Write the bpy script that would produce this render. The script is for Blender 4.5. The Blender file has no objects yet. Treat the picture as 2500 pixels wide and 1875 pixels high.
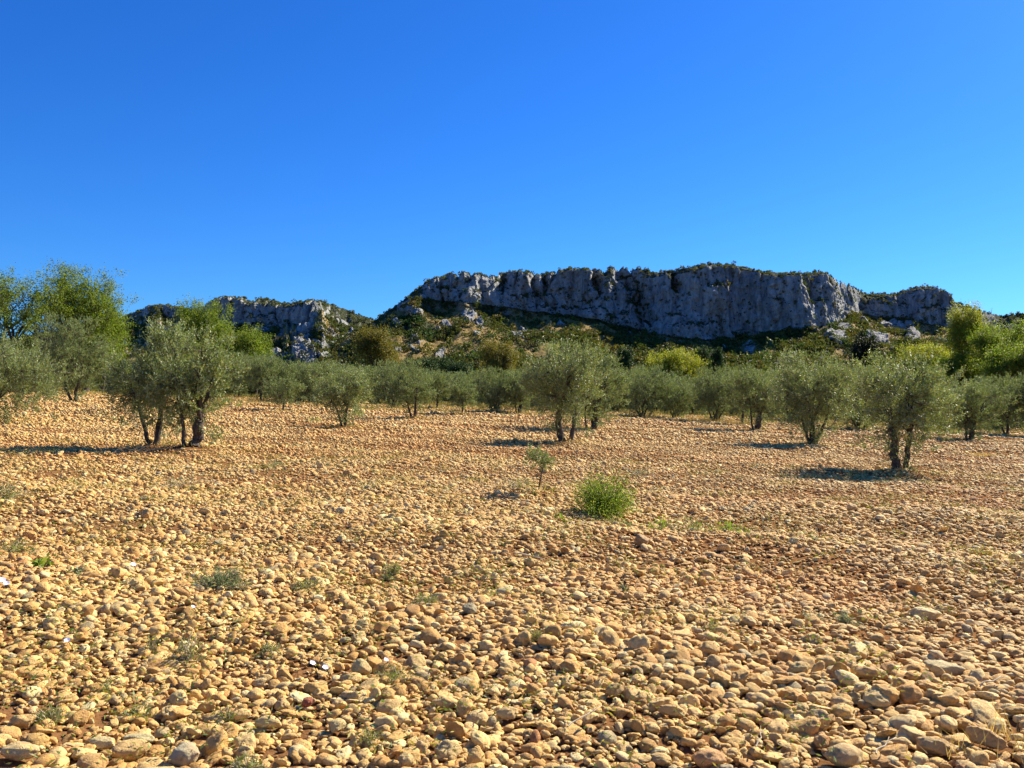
import bpy, math, random
import numpy as np
from mathutils import Vector, Matrix

# ------------------------------------------------------------------ camera, sky, sun
scene = bpy.context.scene
COL = scene.collection
F, CX, CY, HZ = 2080.0, 1250.0, 937.5, 950.0      # focal length and centre in photo pixels, horizon row
CAMH = 1.6
cam_d = bpy.data.cameras.new("camera"); cam = bpy.data.objects.new("camera", cam_d); COL.objects.link(cam)
cam_d.sensor_width = 36.0; cam_d.lens = 36.0 * F / 2500.0
cam_d.clip_start = 0.05; cam_d.clip_end = 20000
PITCH = math.atan((HZ - CY) / F)
cam.location = (0, 0, CAMH); cam.rotation_euler = (math.radians(90) + PITCH, 0, 0)
scene.camera = cam

SUN_EL = math.radians(36); SUN_AZ = math.radians(40)      # azimuth from +X towards +Y (behind the scene, to the right)
sd = Vector((math.cos(SUN_AZ) * math.cos(SUN_EL), math.sin(SUN_AZ) * math.cos(SUN_EL), math.sin(SUN_EL)))
world = bpy.data.worlds.new("World"); scene.world = world; world.use_nodes = True
nt = world.node_tree; nt.nodes.clear()
sky = nt.nodes.new("ShaderNodeTexSky"); sky.sky_type = 'NISHITA'; sky.sun_disc = False
sky.sun_elevation = SUN_EL; sky.sun_rotation = math.radians(90) - SUN_AZ
sky.altitude = 0; sky.air_density = 1.0; sky.dust_density = 0.25; sky.ozone_density = 4.0
hs = nt.nodes.new("ShaderNodeHueSaturation"); hs.inputs['Saturation'].default_value = 1.25; hs.inputs['Value'].default_value = 1.0
hs.inputs['Hue'].default_value = 0.5
bg = nt.nodes.new("ShaderNodeBackground"); bg.inputs['Strength'].default_value = 0.055
wo = nt.nodes.new("ShaderNodeOutputWorld")
wb = nt.nodes.new("ShaderNodeMix"); wb.data_type = 'RGBA'; wb.blend_type = 'MULTIPLY'; wb.inputs[0].default_value = 1.0; wb.inputs[7].default_value = (0.33, 0.74, 1.30, 1)   # the photo's deep blue white balance
nt.links.new(sky.outputs[0], hs.inputs['Color']); nt.links.new(hs.outputs[0], wb.inputs[6]); nt.links.new(wb.outputs[2], bg.inputs['Color']); nt.links.new(bg.outputs[0], wo.inputs[0])
sl = bpy.data.lights.new("sun", 'SUN'); sl.energy = 5.0; sl.angle = math.radians(0.5); sl.color = (1.0, 0.91, 0.74)
so = bpy.data.objects.new("sun", sl); COL.objects.link(so); so.rotation_euler = sd.to_track_quat('Z', 'Y').to_euler()
scene.view_settings.view_transform = 'Standard'; scene.view_settings.look = 'None'
scene.view_settings.exposure = 1.22; scene.view_settings.gamma = 1.0
scene.cycles.max_bounces = 5; scene.cycles.diffuse_bounces = 3; scene.cycles.glossy_bounces = 2
scene.cycles.transmission_bounces = 3; scene.cycles.transparent_max_bounces = 4
scene.cycles.use_denoising = True

rng = np.random.default_rng(7)

# ------------------------------------------------------------------ noise
_perm = np.random.default_rng(3).permutation(512).astype(np.int64)
_grad = np.random.default_rng(4).normal(size=(512, 3)); _grad /= np.linalg.norm(_grad, axis=1)[:, None]
def pn(x, y, z=0.0):
    x, y, z = np.broadcast_arrays(np.asarray(x, float), np.asarray(y, float), np.asarray(z, float))
    xi, yi, zi = np.floor(x).astype(np.int64), np.floor(y).astype(np.int64), np.floor(z).astype(np.int64)
    fx, fy, fz = x - xi, y - yi, z - zi
    u, v, w = [t * t * t * (t * (t * 6 - 15) + 10) for t in (fx, fy, fz)]
    def g(a, b, c):
        h = _perm[(_perm[(_perm[(xi + a) & 511] + yi + b) & 511] + zi + c) & 511]
        gr = _grad[h]
        return gr[..., 0] * (fx - a) + gr[..., 1] * (fy - b) + gr[..., 2] * (fz - c)
    def L(a, b, t): return a + t * (b - a)
    return 1.6 * L(L(L(g(0,0,0), g(1,0,0), u), L(g(0,1,0), g(1,1,0), u), v),
                   L(L(g(0,0,1), g(1,0,1), u), L(g(0,1,1), g(1,1,1), u), v), w)
def fbm(x, y, z=0.0, o=4, gain=0.5):
    s, a, f = 0.0, 1.0, 1.0
    for i in range(o):
        s = s + a * pn(np.asarray(x) * f + 17.3 * i, np.asarray(y) * f + 5.1 * i, np.asarray(z) * f + 9.7 * i); a *= gain; f *= 2.03
    return s
def ridged(x, y, z=0.0, o=4):
    s, a, f = 0.0, 1.0, 1.0
    for i in range(o):
        s = s + a * (1 - 2 * np.abs(pn(np.asarray(x) * f + 31.3 * i, np.asarray(y) * f + 7.1 * i, np.asarray(z) * f + 3.7 * i))); a *= 0.5; f *= 2.1
    return s / 1.9
def sst(a, b, t):
    t = np.clip((np.asarray(t, float) - a) / (b - a), 0, 1); return t * t * (3 - 2 * t)

# ------------------------------------------------------------------ ground height (metres); tree mounds are added to MOUNDS
MOUNDS = []
def plane_z(x, y):
    fade = 1 - sst(70, 190, y)
    return -0.04 * np.clip(x, -70, 70) * fade
def pix(px, py):                                   # a photo pixel on the field -> where it meets the sloping field
    kx = (px - CX) / F
    d = CAMH / ((py - HZ) / F - 0.04 * kx)
    return kx * d, d
def gz(x, y):
    x = np.asarray(x, float); y = np.asarray(y, float)
    near = 1 - sst(60, 90, y)
    z = plane_z(x, y)
    t = x * 0.22 + y * 0.975                        # shallow plough lines run almost across the view
    z = z + near * (0.065 * np.sin(t * 1.55 + 1.3 * pn(x * .12, y * .12, 2)) * (0.5 + pn(x * .1, y * .15, 5))
                    + 0.075 * fbm(x * .45, y * .45, 1.5, 3) + 0.012 * pn(x * 2.1, y * 2.1, 4))
    for (mx, my, h, r) in MOUNDS:
        z = z + h * np.exp(-((x - mx) ** 2 + (y - my) ** 2) / (r * r))
    return z
def gz1(x, y): return float(gz(np.array([x]), np.array([y]))[0])

# ------------------------------------------------------------------ mesh + material helpers
def mesh_np(name, V, Fq, mat, colors=None, smooth=True, extra=None, flat=None):
    """V (n,3); Fq (m,k) equal-sized faces"""
    V = np.ascontiguousarray(V, np.float32); Fq = np.ascontiguousarray(Fq, np.int32)
    me = bpy.data.meshes.new(name); m, k = Fq.shape
    me.vertices.add(len(V)); me.vertices.foreach_set('co', V.ravel())
    me.loops.add(m * k); me.loops.foreach_set('vertex_index', Fq.ravel())
    me.polygons.add(m); me.polygons.foreach_set('loop_start', np.arange(m, dtype=np.int32) * k)
    if smooth: me.polygons.foreach_set('use_smooth', np.ones(m, bool) if flat is None else ~flat)
    if colors is not None:
        C = np.ones((len(V), 4), np.float32); C[:, :3] = colors
        a = me.color_attributes.new('tint', 'FLOAT_COLOR', 'POINT'); a.data.foreach_set('color', C.ravel())
    if extra is not None:
        for kx, vals in extra.items():
            a = me.attributes.new(kx, 'FLOAT', 'POINT'); a.data.foreach_set('value', np.asarray(vals, np.float32).ravel())
    me.update(calc_edges=True)
    me.materials.append(mat)
    return me
def link(name, me, parent=None, loc=None, rot=None, scale=None):
    o = bpy.data.objects.new(name, me); COL.objects.link(o)
    if parent is not None: o.parent = parent
    if loc is not None: o.location = loc
    if rot is not None: o.rotation_euler = rot
    if scale is not None: o.scale = scale
    return o
def tag(o, label=None, cat=None, group=None, kind=None):
    if label: o['label'] = label
    if cat: o['category'] = cat
    if group: o['group'] = group
    if kind: o['kind'] = kind
    return o
def newmat(name):
    m = bpy.data.materials.new(name); m.use_nodes = True
    t = m.node_tree; t.nodes.clear(); out = t.nodes.new('ShaderNodeOutputMaterial')
    return m, t, out
def N(t, typ, **kw):
    n = t.nodes.new(typ)
    for k, v in kw.items():
        if k in n.inputs: n.inputs[k].default_value = v
        else: setattr(n, k, v)
    return n
def noise(t, vec, scale, detail=4, rough=0.55):
    n = N(t, 'ShaderNodeTexNoise'); n.inputs['Scale'].default_value = scale; n.inputs['Detail'].default_value = detail
    n.inputs['Roughness'].default_value = rough; t.links.new(vec, n.inputs['Vector']); return n.outputs['Fac']
def ramp(t, fac, stops):
    r = N(t, 'ShaderNodeValToRGB'); e = r.color_ramp.elements
    while len(e) < len(stops): e.new(0.5)
    for el, (p, c) in zip(e, stops): el.position = p; el.color = (*c, 1) if len(c) == 3 else c
    t.links.new(fac, r.inputs[0]); return r.outputs[0]
def mix(t, fac, a, b, mode='MIX'):
    m = N(t, 'ShaderNodeMix'); m.data_type = 'RGBA'; m.blend_type = mode
    for sock, v in ((m.inputs[0], fac), (m.inputs[6], a), (m.inputs[7], b)):
        if isinstance(v, (int, float)): sock.default_value = v
        elif isinstance(v, tuple): sock.default_value = (*v, 1)
        else: t.links.new(v, sock)
    return m.outputs[2]
def bump(t, h, strength, dist):
    b = N(t, 'ShaderNodeBump'); b.inputs['Strength'].default_value = strength; b.inputs['Distance'].default_value = dist
    t.links.new(h, b.inputs['Height']); return b.outputs[0]

# soil
def mat_soil():
    m, t, out = newmat('soil'); p = N(t, 'ShaderNodeBsdfPrincipled', Roughness=1.0); p.inputs['Specular IOR Level'].default_value = 0.0
    g = N(t, 'ShaderNodeNewGeometry').outputs['Position']
    n1 = noise(t, g, 1.3, 5); n2 = noise(t, g, 25, 6, 0.7); n3 = noise(t, g, 0.05, 4)
    c = ramp(t, n2, [(0.3, (0.11, 0.050, 0.020)), (0.55, (0.22, 0.115, 0.048)), (0.75, (0.36, 0.21, 0.10))])
    c = mix(t, ramp(t, n1, [(0.4, (0, 0, 0)), (0.65, (1, 1, 1))]), c, (0.22, 0.105, 0.042))
    sx = N(t, 'ShaderNodeSeparateXYZ'); t.links.new(g, sx.inputs[0])
    mr = N(t, 'ShaderNodeMapRange'); mr.inputs[1].default_value = 62; mr.inputs[2].default_value = 80; t.links.new(sx.outputs[1], mr.inputs[0])
    far = ramp(t, n3, [(0.35, (0.05, 0.06, 0.02)), (0.6, (0.12, 0.10, 0.04))])
    c = mix(t, mr.outputs[0], c, far)
    t.links.new(c, p.inputs['Base Color']); t.links.new(bump(t, n2, 0.9, 0.02), p.inputs['Normal'])
    t.links.new(p.outputs[0], out.inputs[0]); return m
def mat_stone():
    m, t, out = newmat('field_stone'); p = N(t, 'ShaderNodeBsdfPrincipled', Roughness=0.78)
    p.inputs['Specular IOR Level'].default_value = 0.35
    a = N(t, 'ShaderNodeVertexColor', layer_name='tint').outputs[0]
    g = N(t, 'ShaderNodeNewGeometry').outputs['Position']
    n1 = noise(t, g, 28, 4, 0.6); n2 = noise(t, g, 140, 5, 0.7); n3 = noise(t, g, 9, 3)
    c = mix(t, 1.0, a, ramp(t, n1, [(0.28, (0.66, 0.58, 0.50)), (0.5, (1, 1, 1)), (0.75, (1.18, 1.16, 1.08))]), 'MULTIPLY')
    c = mix(t, ramp(t, n3, [(0.52, (0, 0, 0)), (0.68, (.45, .45, .45))]), c, (0.50, 0.31, 0.14))
    c = mix(t, 0.28, c, ramp(t, n2, [(0.3, (0.25, 0.14, 0.06)), (0.6, (0.65, 0.46, 0.25))]), 'OVERLAY')
    t.links.new(c, p.inputs['Base Color'])
    h = N(t, 'ShaderNodeMath', operation='ADD'); t.links.new(n1, h.inputs[0]); t.links.new(n2, h.inputs[1])
    t.links.new(bump(t, h.outputs[0], 0.8, 0.012), p.inputs['Normal'])
    t.links.new(p.outputs[0], out.inputs[0]); return m
def mat_leaf(name, top, under, trans=0.35, gloss=0.45, spec=0.12):
    m, t, out = newmat(name)
    a = N(t, 'ShaderNodeVertexColor', layer_name='tint').outputs[0]
    geo = N(t, 'ShaderNodeNewGeometry')
    c = mix(t, geo.outputs['Backfacing'], top, under)
    c = mix(t, 1.0, c, a, 'MULTIPLY')
    p = N(t, 'ShaderNodeBsdfPrincipled', Roughness=gloss); t.links.new(c, p.inputs['Base Color']); p.inputs['Specular IOR Level'].default_value = spec
    tr = N(t, 'ShaderNodeBsdfTranslucent')
    c2 = mix(t, 1.0, c, (1.25, 1.25, 0.55), 'MULTIPLY'); t.links.new(c2, tr.inputs['Color'])
    ms = N(t, 'ShaderNodeMixShader'); ms.inputs[0].default_value = trans
    t.links.new(p.outputs[0], ms.inputs[1]); t.links.new(tr.outputs[0], ms.inputs[2]); t.links.new(ms.outputs[0], out.inputs[0])
    return m
def mat_bark(name, dark, light, sc=14):
    m, t, out = newmat(name); p = N(t, 'ShaderNodeBsdfPrincipled', Roughness=0.9)
    co = N(t, 'ShaderNodeTexCoord').outputs['Object']; mp = N(t, 'ShaderNodeMapping'); mp.inputs['Scale'].default_value = (1, 1, 0.3)
    t.links.new(co, mp.inputs[0]); n = noise(t, mp.outputs[0], sc, 6, 0.7)
    t.links.new(ramp(t, n, [(0.35, dark), (0.65, light)]), p.inputs['Base Color'])
    t.links.new(bump(t, n, 1.0, 0.03), p.inputs['Normal']); t.links.new(p.outputs[0], out.inputs[0]); return m
def mat_plain(name, col, rough=0.8, nscale=30, var=0.3):
    m, t, out = newmat(name); p = N(t, 'ShaderNodeBsdfPrincipled', Roughness=rough)
    co = N(t, 'ShaderNodeTexCoord').outputs['Object']; n = noise(t, co, nscale, 4)
    lo = tuple(c * (1 - var) for c in col); hi = tuple(min(1, c * (1 + var)) for c in col)
    t.links.new(ramp(t, n, [(0.3, lo), (0.7, hi)]), p.inputs['Base Color']); t.links.new(p.outputs[0], out.inputs[0]); return m
def mat_hill():
    m, t, out = newmat('hillside'); p = N(t, 'ShaderNodeBsdfPrincipled', Roughness=0.95)
    p.inputs['Specular IOR Level'].default_value = 0.1
    g = N(t, 'ShaderNodeNewGeometry').outputs['Position']
    rk = N(t, 'ShaderNodeAttribute', attribute_name='rock').outputs['Fac']
    dry = N(t, 'ShaderNodeAttribute', attribute_name='dry').outputs['Fac']
    mp = N(t, 'ShaderNodeMapping'); mp.inputs['Scale'].default_value = (1, 1, 0.22); t.links.new(g, mp.inputs[0])
    n1 = noise(t, mp.outputs[0], 0.16, 7, 0.65); n2 = noise(t, g, 0.45, 6, 0.7); n3 = noise(t, mp.outputs[0], 0.06, 4, 0.6)
    rock = ramp(t, n1, [(0.28, (0.10, 0.102, 0.105)), (0.45, (0.28, 0.285, 0.28)), (0.62, (0.46, 0.46, 0.435)), (0.8, (0.58, 0.57, 0.52))])
    rock = mix(t, ramp(t, n3, [(0.60, (0, 0, 0)), (0.72, (.5, .5, .5))]), rock, (0.36, 0.27, 0.19))
    veg = ramp(t, n2, [(0.35, (0.028, 0.038, 0.014)), (0.6, (0.065, 0.072, 0.026)), (0.8, (0.16, 0.13, 0.055))])
    veg = mix(t, dry, veg, ramp(t, n2, [(0.3, (0.17, 0.115, 0.04)), (0.65, (0.40, 0.28, 0.10))]))
    c = mix(t, rk, veg, rock)
    t.links.new(c, p.inputs['Base Color']); 
    h = N(t, 'ShaderNodeMath', operation='ADD'); t.links.new(n1, h.inputs[0]); t.links.new(n2, h.inputs[1])
    t.links.new(bump(t, h.outputs[0], 1.0, 3.0), p.inputs['Normal'])
    t.links.new(p.outputs[0], out.inputs[0]); return m

M_SOIL, M_STONE, M_HILL = mat_soil(), mat_stone(), mat_hill()
M_OLIVE = mat_leaf('olive_leaf', (0.175, 0.218, 0.060), (0.26, 0.31, 0.15), 0.27, 0.5, 0.35)
M_OLIVEFAR = mat_leaf('olive_leaf_far', (0.160, 0.205, 0.068), (0.22, 0.27, 0.13), 0.26, 0.55)
M_GREEN = mat_leaf('broad_leaf', (0.130, 0.192, 0.018), (0.17, 0.22, 0.04), 0.5, 0.5)
M_YELLOW = mat_leaf('yellow_leaf', (0.25, 0.27, 0.018), (0.27, 0.29, 0.05), 0.45, 0.5)
M_BROWNG = mat_leaf('russet_leaf', (0.165, 0.145, 0.018), (0.19, 0.17, 0.045), 0.35, 0.5)
M_PINE = mat_leaf('pine_needle', (0.045, 0.085, 0.018), (0.05, 0.085, 0.022), 0.15, 0.6)
M_DARK = mat_leaf('dark_needle', (0.018, 0.026, 0.008), (0.02, 0.03, 0.01), 0.1, 0.6)
M_BLUEG = mat_leaf('blue_green_leaf', (0.13, 0.18, 0.075), (0.17, 0.21, 0.11), 0.25, 0.5)
M_SCRUB = mat_leaf('scrub_leaf', (0.078, 0.094, 0.022), (0.084, 0.098, 0.026), 0.3, 0.6)
M_SHRUB = mat_leaf('shrub_leaf', (0.15, 0.225, 0.025), (0.19, 0.26, 0.05), 0.45, 0.45)
M_WEED = mat_leaf('weed_leaf', (0.17, 0.20, 0.05), (0.21, 0.23, 0.09), 0.3, 0.5)
M_STRAW = mat_leaf('dry_grass', (0.50, 0.36, 0.15), (0.50, 0.36, 0.15), 0.3, 0.6)
M_BARK = mat_bark('olive_bark', (0.025, 0.018, 0.012), (0.12, 0.09, 0.06))
M_BARK2 = mat_bark('dark_bark', (0.03, 0.02, 0.02), (0.09, 0.07, 0.06), 8)
M_TWIG = mat_plain('pale_wood', (0.45, 0.37, 0.24), 0.8)
M_WHITEP = mat_plain('white_petal', (0.85, 0.80, 0.88), 0.6, 60, 0.06)
M_YELP = mat_plain('yellow_petal', (0.85, 0.68, 0.03), 0.6, 60, 0.1)

# ------------------------------------------------------------------ where the olives stand (photo pixel of the trunk foot, top row of crown, crown width px)
G_OL = 'olive trees of the stony grove'
OLIVES = [  # px, py, top, width, kind, variant, label
 (-25, 1032, 822, 330, 'bushy', 'olive cut off by the left edge, its dense crown hanging down to the stones'),
 (180, 986, 775, 165, 'fork', 'tall slim olive on a small forked trunk behind the leftmost olives'),
 (374, 1094, 785, 232, 'fork', 'foreground olive on two thin V shaped stems, left one of the touching pair'),
 (470, 1102, 806, 225, 'stump', 'foreground olive with a stout dark trunk and thin side stem, right of the touching pair'),
 (584, 972, 862, 190, 'single', 'far olive behind a pale green weed tuft, right of the touching pair'),
 (637, 982, 872, 130, 'single', 'far olive on a leaning trunk with a soil mound, left of the lollipop olive'),
 (691, 1005, 915, 110, 'single', 'small lollipop olive on one straight thin trunk'),
 (762, 986, 880, 130, 'bushy', 'far olive hidden behind the low round V stemmed olive'),
 (838, 1044, 890, 175, 'fork', 'low round olive on a thick trunk and slanting thin stem, left of centre'),
 (958, 997, 882, 110, 'bushy', 'dark cored olive with many short stems, left of the wide V stemmed one'),
 (1008, 1024, 880, 125, 'fork', 'airy olive on two stems spread in a wide V'),
 (1066, 998, 905, 90, 'single', 'slender far olive in the second row behind the airy V stemmed olive'),
 (1128, 1014, 932, 80, 'single', 'small young olive on a short straight dark trunk in mid field'),
 (1208, 1008, 900, 130, 'bushy', 'wide bushy far olive touching the ground right of the small young olive'),
 (1266, 1010, 902, 110, 'stump', 'far olive on a stubby dark trunk, left of the large central olive'),
 (1378, 1084, 832, 215, 'fork2', 'large central olive on two dark trunks with upright shoots'),
 (1444, 1050, 868, 190, 'stump', 'olive on a short black stump half hidden behind the large central olive'),
 (1566, 1019, 893, 150, 'bushy', 'leaning dark stemmed far olive under the bright yellow tree'),
 (1648, 1022, 925, 110, 'bushy', 'shaded low far olive directly below the bright yellow tree'),
 (1746, 1030, 898, 130, 'bushy', 'dark centred round far olive with straw grass to its right'),
 (1812, 1038, 905, 100, 'single', 'narrow far olive on a thin trunk beside the stumpy one'),
 (1846, 1052, 892, 130, 'stump', 'olive on a thick single dark trunk standing on a soil mound'),
 (1982, 1089, 862, 215, 'fork3', 'full olive with three splayed stems, second largest on the right side'),
 (2098, 1050, 895, 130, 'bushy', 'far olive half hidden between the two largest right side olives'),
 (2196, 1152, 862, 275, 'fork2', 'largest right side olive, nearest the camera, on two upright trunks'),
 (2368, 1076, 935, 170, 'stump', 'olive on a short broad trunk above a dark soil mound, near the right edge'),
 (2456, 1063, 918, 150, 'fork', 'olive with forked dark trunk close to the right edge'),
 (2545, 1068, 905, 150, 'bushy', 'olive cut off by the right edge'),
]
for (px, py, top, w, kind, lab) in OLIVES:
    x, y = pix(px, py); MOUNDS.append((x, y, 0.10, 0.55))
SHRUB_P = pix(1478, 1248); SAP_P = pix(1312, 1210)
MOUNDS.append((SAP_P[0], SAP_P[1], 0.05, 0.5))

# ------------------------------------------------------------------ ground sheet
def build_ground():
    th = np.radians(np.concatenate([np.linspace(-180, -52, 40, endpoint=False), np.linspace(-52, 52, 620, endpoint=False), np.linspace(52, 180, 40)]))
    r = np.concatenate([[0.05], np.geomspace(0.6, 7000, 430)])
    R, T = np.meshgrid(r, th, indexing='ij'); X = R * np.sin(T); Y = R * np.cos(T)
    Z = gz(X, Y) - 0.004 - 0.0 * R
    V = np.stack([X, Y, Z], -1).reshape(-1, 3); nr, nc = R.shape
    i = np.arange(nr - 1)[:, None] * nc + np.arange(nc - 1)[None, :]
    Fq = np.stack([i, i + 1, i + nc + 1, i + nc], -1).reshape(-1, 4)[:, ::-1]
    tag(link('ground', mesh_np('ground', V, Fq, M_SOIL)), kind='structure')
build_ground()

# ------------------------------------------------------------------ hills
def ip(px, pts):
    p = np.array(pts, float); return np.interp(px, p[:, 0], p[:, 1])
SCRUB_PTS = []
def seg_rows(n): return np.linspace(0, 1, n)
def build_ridge(name, px, crest, ctop, cbot, Dc, Df, zf, seed, rocks, flute, backdrop, drop=0, rk=.62, ledges=(), ravines=()):
    nA, nB, nC, nD = 300, 130, 46, 12
    tilt = lambda y, D: CAMH + (HZ - y) / F * D
    yc, yt, yb = ip(px, crest), ip(px, ctop), ip(px, cbot)
    jit = 2.2 * fbm(px * .07, seed, 0, 4) + 1.8 * fbm(px * .012, seed + 4, 0, 2)
    yc = yc - jit * .8; yt = yt - jit * .8; yb = np.maximum(yb + (4.0 if seed == 21 else -6.0) * fbm(px * .02, seed + 9, 0, 3) - (0 if seed == 21 else 34 * np.maximum(0, fbm(px * .035, seed + 19, 0, 3))), yt + 1.5)
    D = ip(px, Dc) + 22 * fbm(px * .008, seed + 2, 0, 3)
    zb, zt, zc = tilt(yb, D), tilt(yt, D + 10), tilt(yc, D + 34)
    zc = np.maximum(zc, zt + 0.5)
    Dfv = np.full_like(px, Df, dtype=float)
    rows = []
    tA = seg_rows(nA)[:, None] ** 0.75
    A_D = Dfv + (D - Dfv) * tA; A_Z = zf + (zb - zf) * (0.45 * tA + 0.55 * tA ** 2.0)
    tB = seg_rows(nB + 1)[1:, None]; B_D = D + 10 * tB; B_Z = zb + (zt - zb) * tB
    tC = seg_rows(nC + 1)[1:, None]; C_D = D + 10 + 24 * tC; C_Z = zt + (zc - zt) * tC ** 0.8
    tD = seg_rows(nD + 1)[1:, None]; D_D = D + 34 + backdrop * tD; D_Z = zc + (zf - zc) * tD ** 1.2 * 0.9
    DD = np.concatenate([A_D, B_D, C_D, D_D]); ZZ = np.concatenate([A_Z, B_Z, C_Z, D_Z])
    nr = DD.shape[0]; seg = np.concatenate([np.zeros(nA), np.ones(nB), np.full(nC, 2), np.full(nD, 3)])[:, None] * np.ones((1, len(px)))
    PX = px[None, :] * np.ones((nr, 1)); PY = HZ - (ZZ - CAMH) / DD * F
    X = (PX - CX) / F * DD; Y = DD.copy(); Z = ZZ.copy()
    cliffh = np.clip((zt - zb) / 25.0, 0, 1)[None, :]
    tAll = np.concatenate([tA * np.ones((1, len(px))), 1 + tB * np.ones((1, len(px))), 2 + tC * np.ones((1, len(px))), 3 + tD * np.ones((1, len(px)))])
    wc = sst(0.90, 1.0, tAll) * (1 - sst(2.0, 3.0, tAll)) * (0.25 + 0.75 * cliffh)      # where the cliff fluting acts
    ws = sst(0.0, 0.25, tAll) * (1 - sst(0.90, 1.02, tAll))                              # where the slope relief acts
    wt = sst(1.7, 2.3, tAll) * (1 - sst(3.0, 3.4, tAll))
    f1 = ridged(X / 34, seed + Z / 150, Z / 300, 3); f2 = ridged(X / 10, Z / 55, seed + 3, 3); f3 = fbm(X / 14, Y / 14, Z / 14 + seed, 5, .6)
    f4 = fbm(X / 3.5, Z / 9, seed + 6, 3, .6)
    f0 = fbm(X / 62, seed + 17, Z / 200, 3)
    f5 = ridged(X / 20 + .25 * Z / 20, Z / 26, seed + 13, 4)
    Y = Y - wc * flute * (18 * f0 + 8.0 * f1 + 1.6 * f2 * (1 - .6 * (sst(1560, 1640, PX) * (1 - sst(1880, 1990, PX)) if seed == 21 else 0 * PX)) + 2.6 * f3 + 3.0 * f5 + 0.9 * f4)
    cw = X / 27 + .35 * pn(Z / 30, X / 60, seed + 40); cr = np.exp(-(pn(cw, seed + 41, Z / 160) / .075) ** 2) + .35 * np.exp(-(pn(cw * 2.3 + 7, seed + 43, Z / 90) / .07) ** 2)
    smooth_face = sst(1560, 1640, PX) * (1 - sst(1880, 1990, PX)) if seed == 21 else 0 * PX
    cr = cr * (1 - .7 * smooth_face)
    Y = Y + wc * 5.0 * cr
    rav = sum(np.exp(-((PX - rx_ - (PY - 700) * rs_) / rw_) ** 2) * (1 - sst(ry_ - 25, ry_, PY)) for rx_, rs_, rw_, ry_ in ravines) + 0 * PX
    Y = Y + wc * 16 * rav
    lveg = np.zeros_like(X)
    for (lx, ly, lw, lh) in ledges:
        dy = PY - ly - .16 * (PX - lx) * math.sin(lx) - 9 * fbm(PX / 16, lx, 0, 3); win = np.exp(-((PX - lx) / lw) ** 4)
        Y = Y - win * 4.0 * sst(-lh * .5, lh * .5, dy) * (1 - sst(30, 75, dy)) * (seg == 1)
        lveg = np.maximum(lveg, win * np.exp(-(dy / (lh * .8)) ** 2))
    X = X + wc * 2.2 * fbm(X / 9, Z / 12, seed + 8, 3)
    Z = Z - wt * (4.5 * cr * cliffh) + wt * (1.4 * fbm(X / 6, Y / 6, seed, 4) + 1.0 * np.maximum(0, f2))
    # gullies and small rock steps on the slope
    Z = Z + ws * (5.5 * fbm(X / 75, Y / 75, seed + 1, 3) + 2.4 * ridged(X / 40, Y / 90, seed + 5, 3) + 1.0 * fbm(X / 9, Y / 9, seed + 7, 4))
    on = fbm(X / 22, Y / 30, seed + 11, 4, .6)
    orock = sst(rk, rk + .18, on) * ws
    for (rx, ry, rw, rh, ht, ang) in rocks:                 # named outcrops: tilted ellipses on the slope
        c, s_ = math.cos(ang), math.sin(ang); dx, dy = PX - rx, PY - ry
        a = (dx * c + dy * s_) / rw; b = (-dx * s_ + dy * c) / rh
        rr = a * a + b * b + 0.75 * fbm(PX / 22, PY / 12, seed + rx, 4, .6)
        msk = (1 - sst(0.55, 1.0, rr)) * (seg == 0); ht = ht * .75
        jag = 0.7 + 0.4 * fbm(X / 22, Y / 26, rx, 4, .6)
        Z = Z + msk * ht * jag; Y = Y - msk * ht * 0.6 * jag * np.clip(1 - dy / rh, 0, 1.5)
        orock = np.maximum(orock, msk)
    Z = Z + sst(rk, rk + .18, on) * ws * 3.0 * (0.6 + f3)
    P = np.stack([X, Y, Z], -1)
    du = np.gradient(P, axis=1); dv = np.gradient(P, axis=0); nrm = np.cross(du, dv); nrm /= np.linalg.norm(nrm, axis=-1)[..., None] + 1e-9
    nz = np.abs(nrm[..., 2])
    steep = 1 - sst(0.42, 0.66, nz + 0.16 * fbm(X / 7, Y / 7, Z / 5, 3))
    rock = np.clip(np.maximum(np.maximum(steep * np.where(seg >= 1, 1, .45), orock * 0.95), (seg == 1) * cliffh * (1 - sst(.72, .85, nz))), 0, 1)
    rock = np.clip(rock - 0.25 * (fbm(X / 4, Y / 4, Z / 4, 3) > .45), 0, 1)
    dry = sst(-0.22, 0.10, fbm(X / 50, Y / 60, seed + 20, 4, .6) + 0.05) * (seg == 0)
    nc = len(px); i = np.arange(nr - 1)[:, None] * nc + np.arange(nc - 1)[None, :]
    Fq = np.stack([i, i + 1, i + nc + 1, i + nc], -1).reshape(-1, 4)
    me = mesh_np(name, P.reshape(-1, 3), Fq, M_HILL, extra={'rock': rock, 'dry': dry})
    tag(link(name, me), kind='structure')
    # scrub sites
    r = np.random.default_rng(seed)
    area = np.linalg.norm(np.cross(du, dv), axis=-1)
    prob = np.where(seg == 0, 1.0 - .93 * rock, np.where(seg == 1, 0.30 * sst(.25, .6, nz) + .10 * (cr > .5) + 0.8 * lveg * (f3 > -.1) + .5 * rav, 0.22)) * (1 - 0.78 * dry)
    prob *= 0.35 + 0.95 * sst(-0.35, 0.25, fbm(X / 18, Y / 22, seed + 30, 3))
    wgt = (area * prob)[20:-nD].ravel()
    k = r.choice(wgt.size, size=drop, p=wgt / wgt.sum())
    pts = P[20:-nD].reshape(-1, 3)[k]; SCRUB_PTS.append((pts, seg[20:-nD].ravel()[k]))

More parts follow.
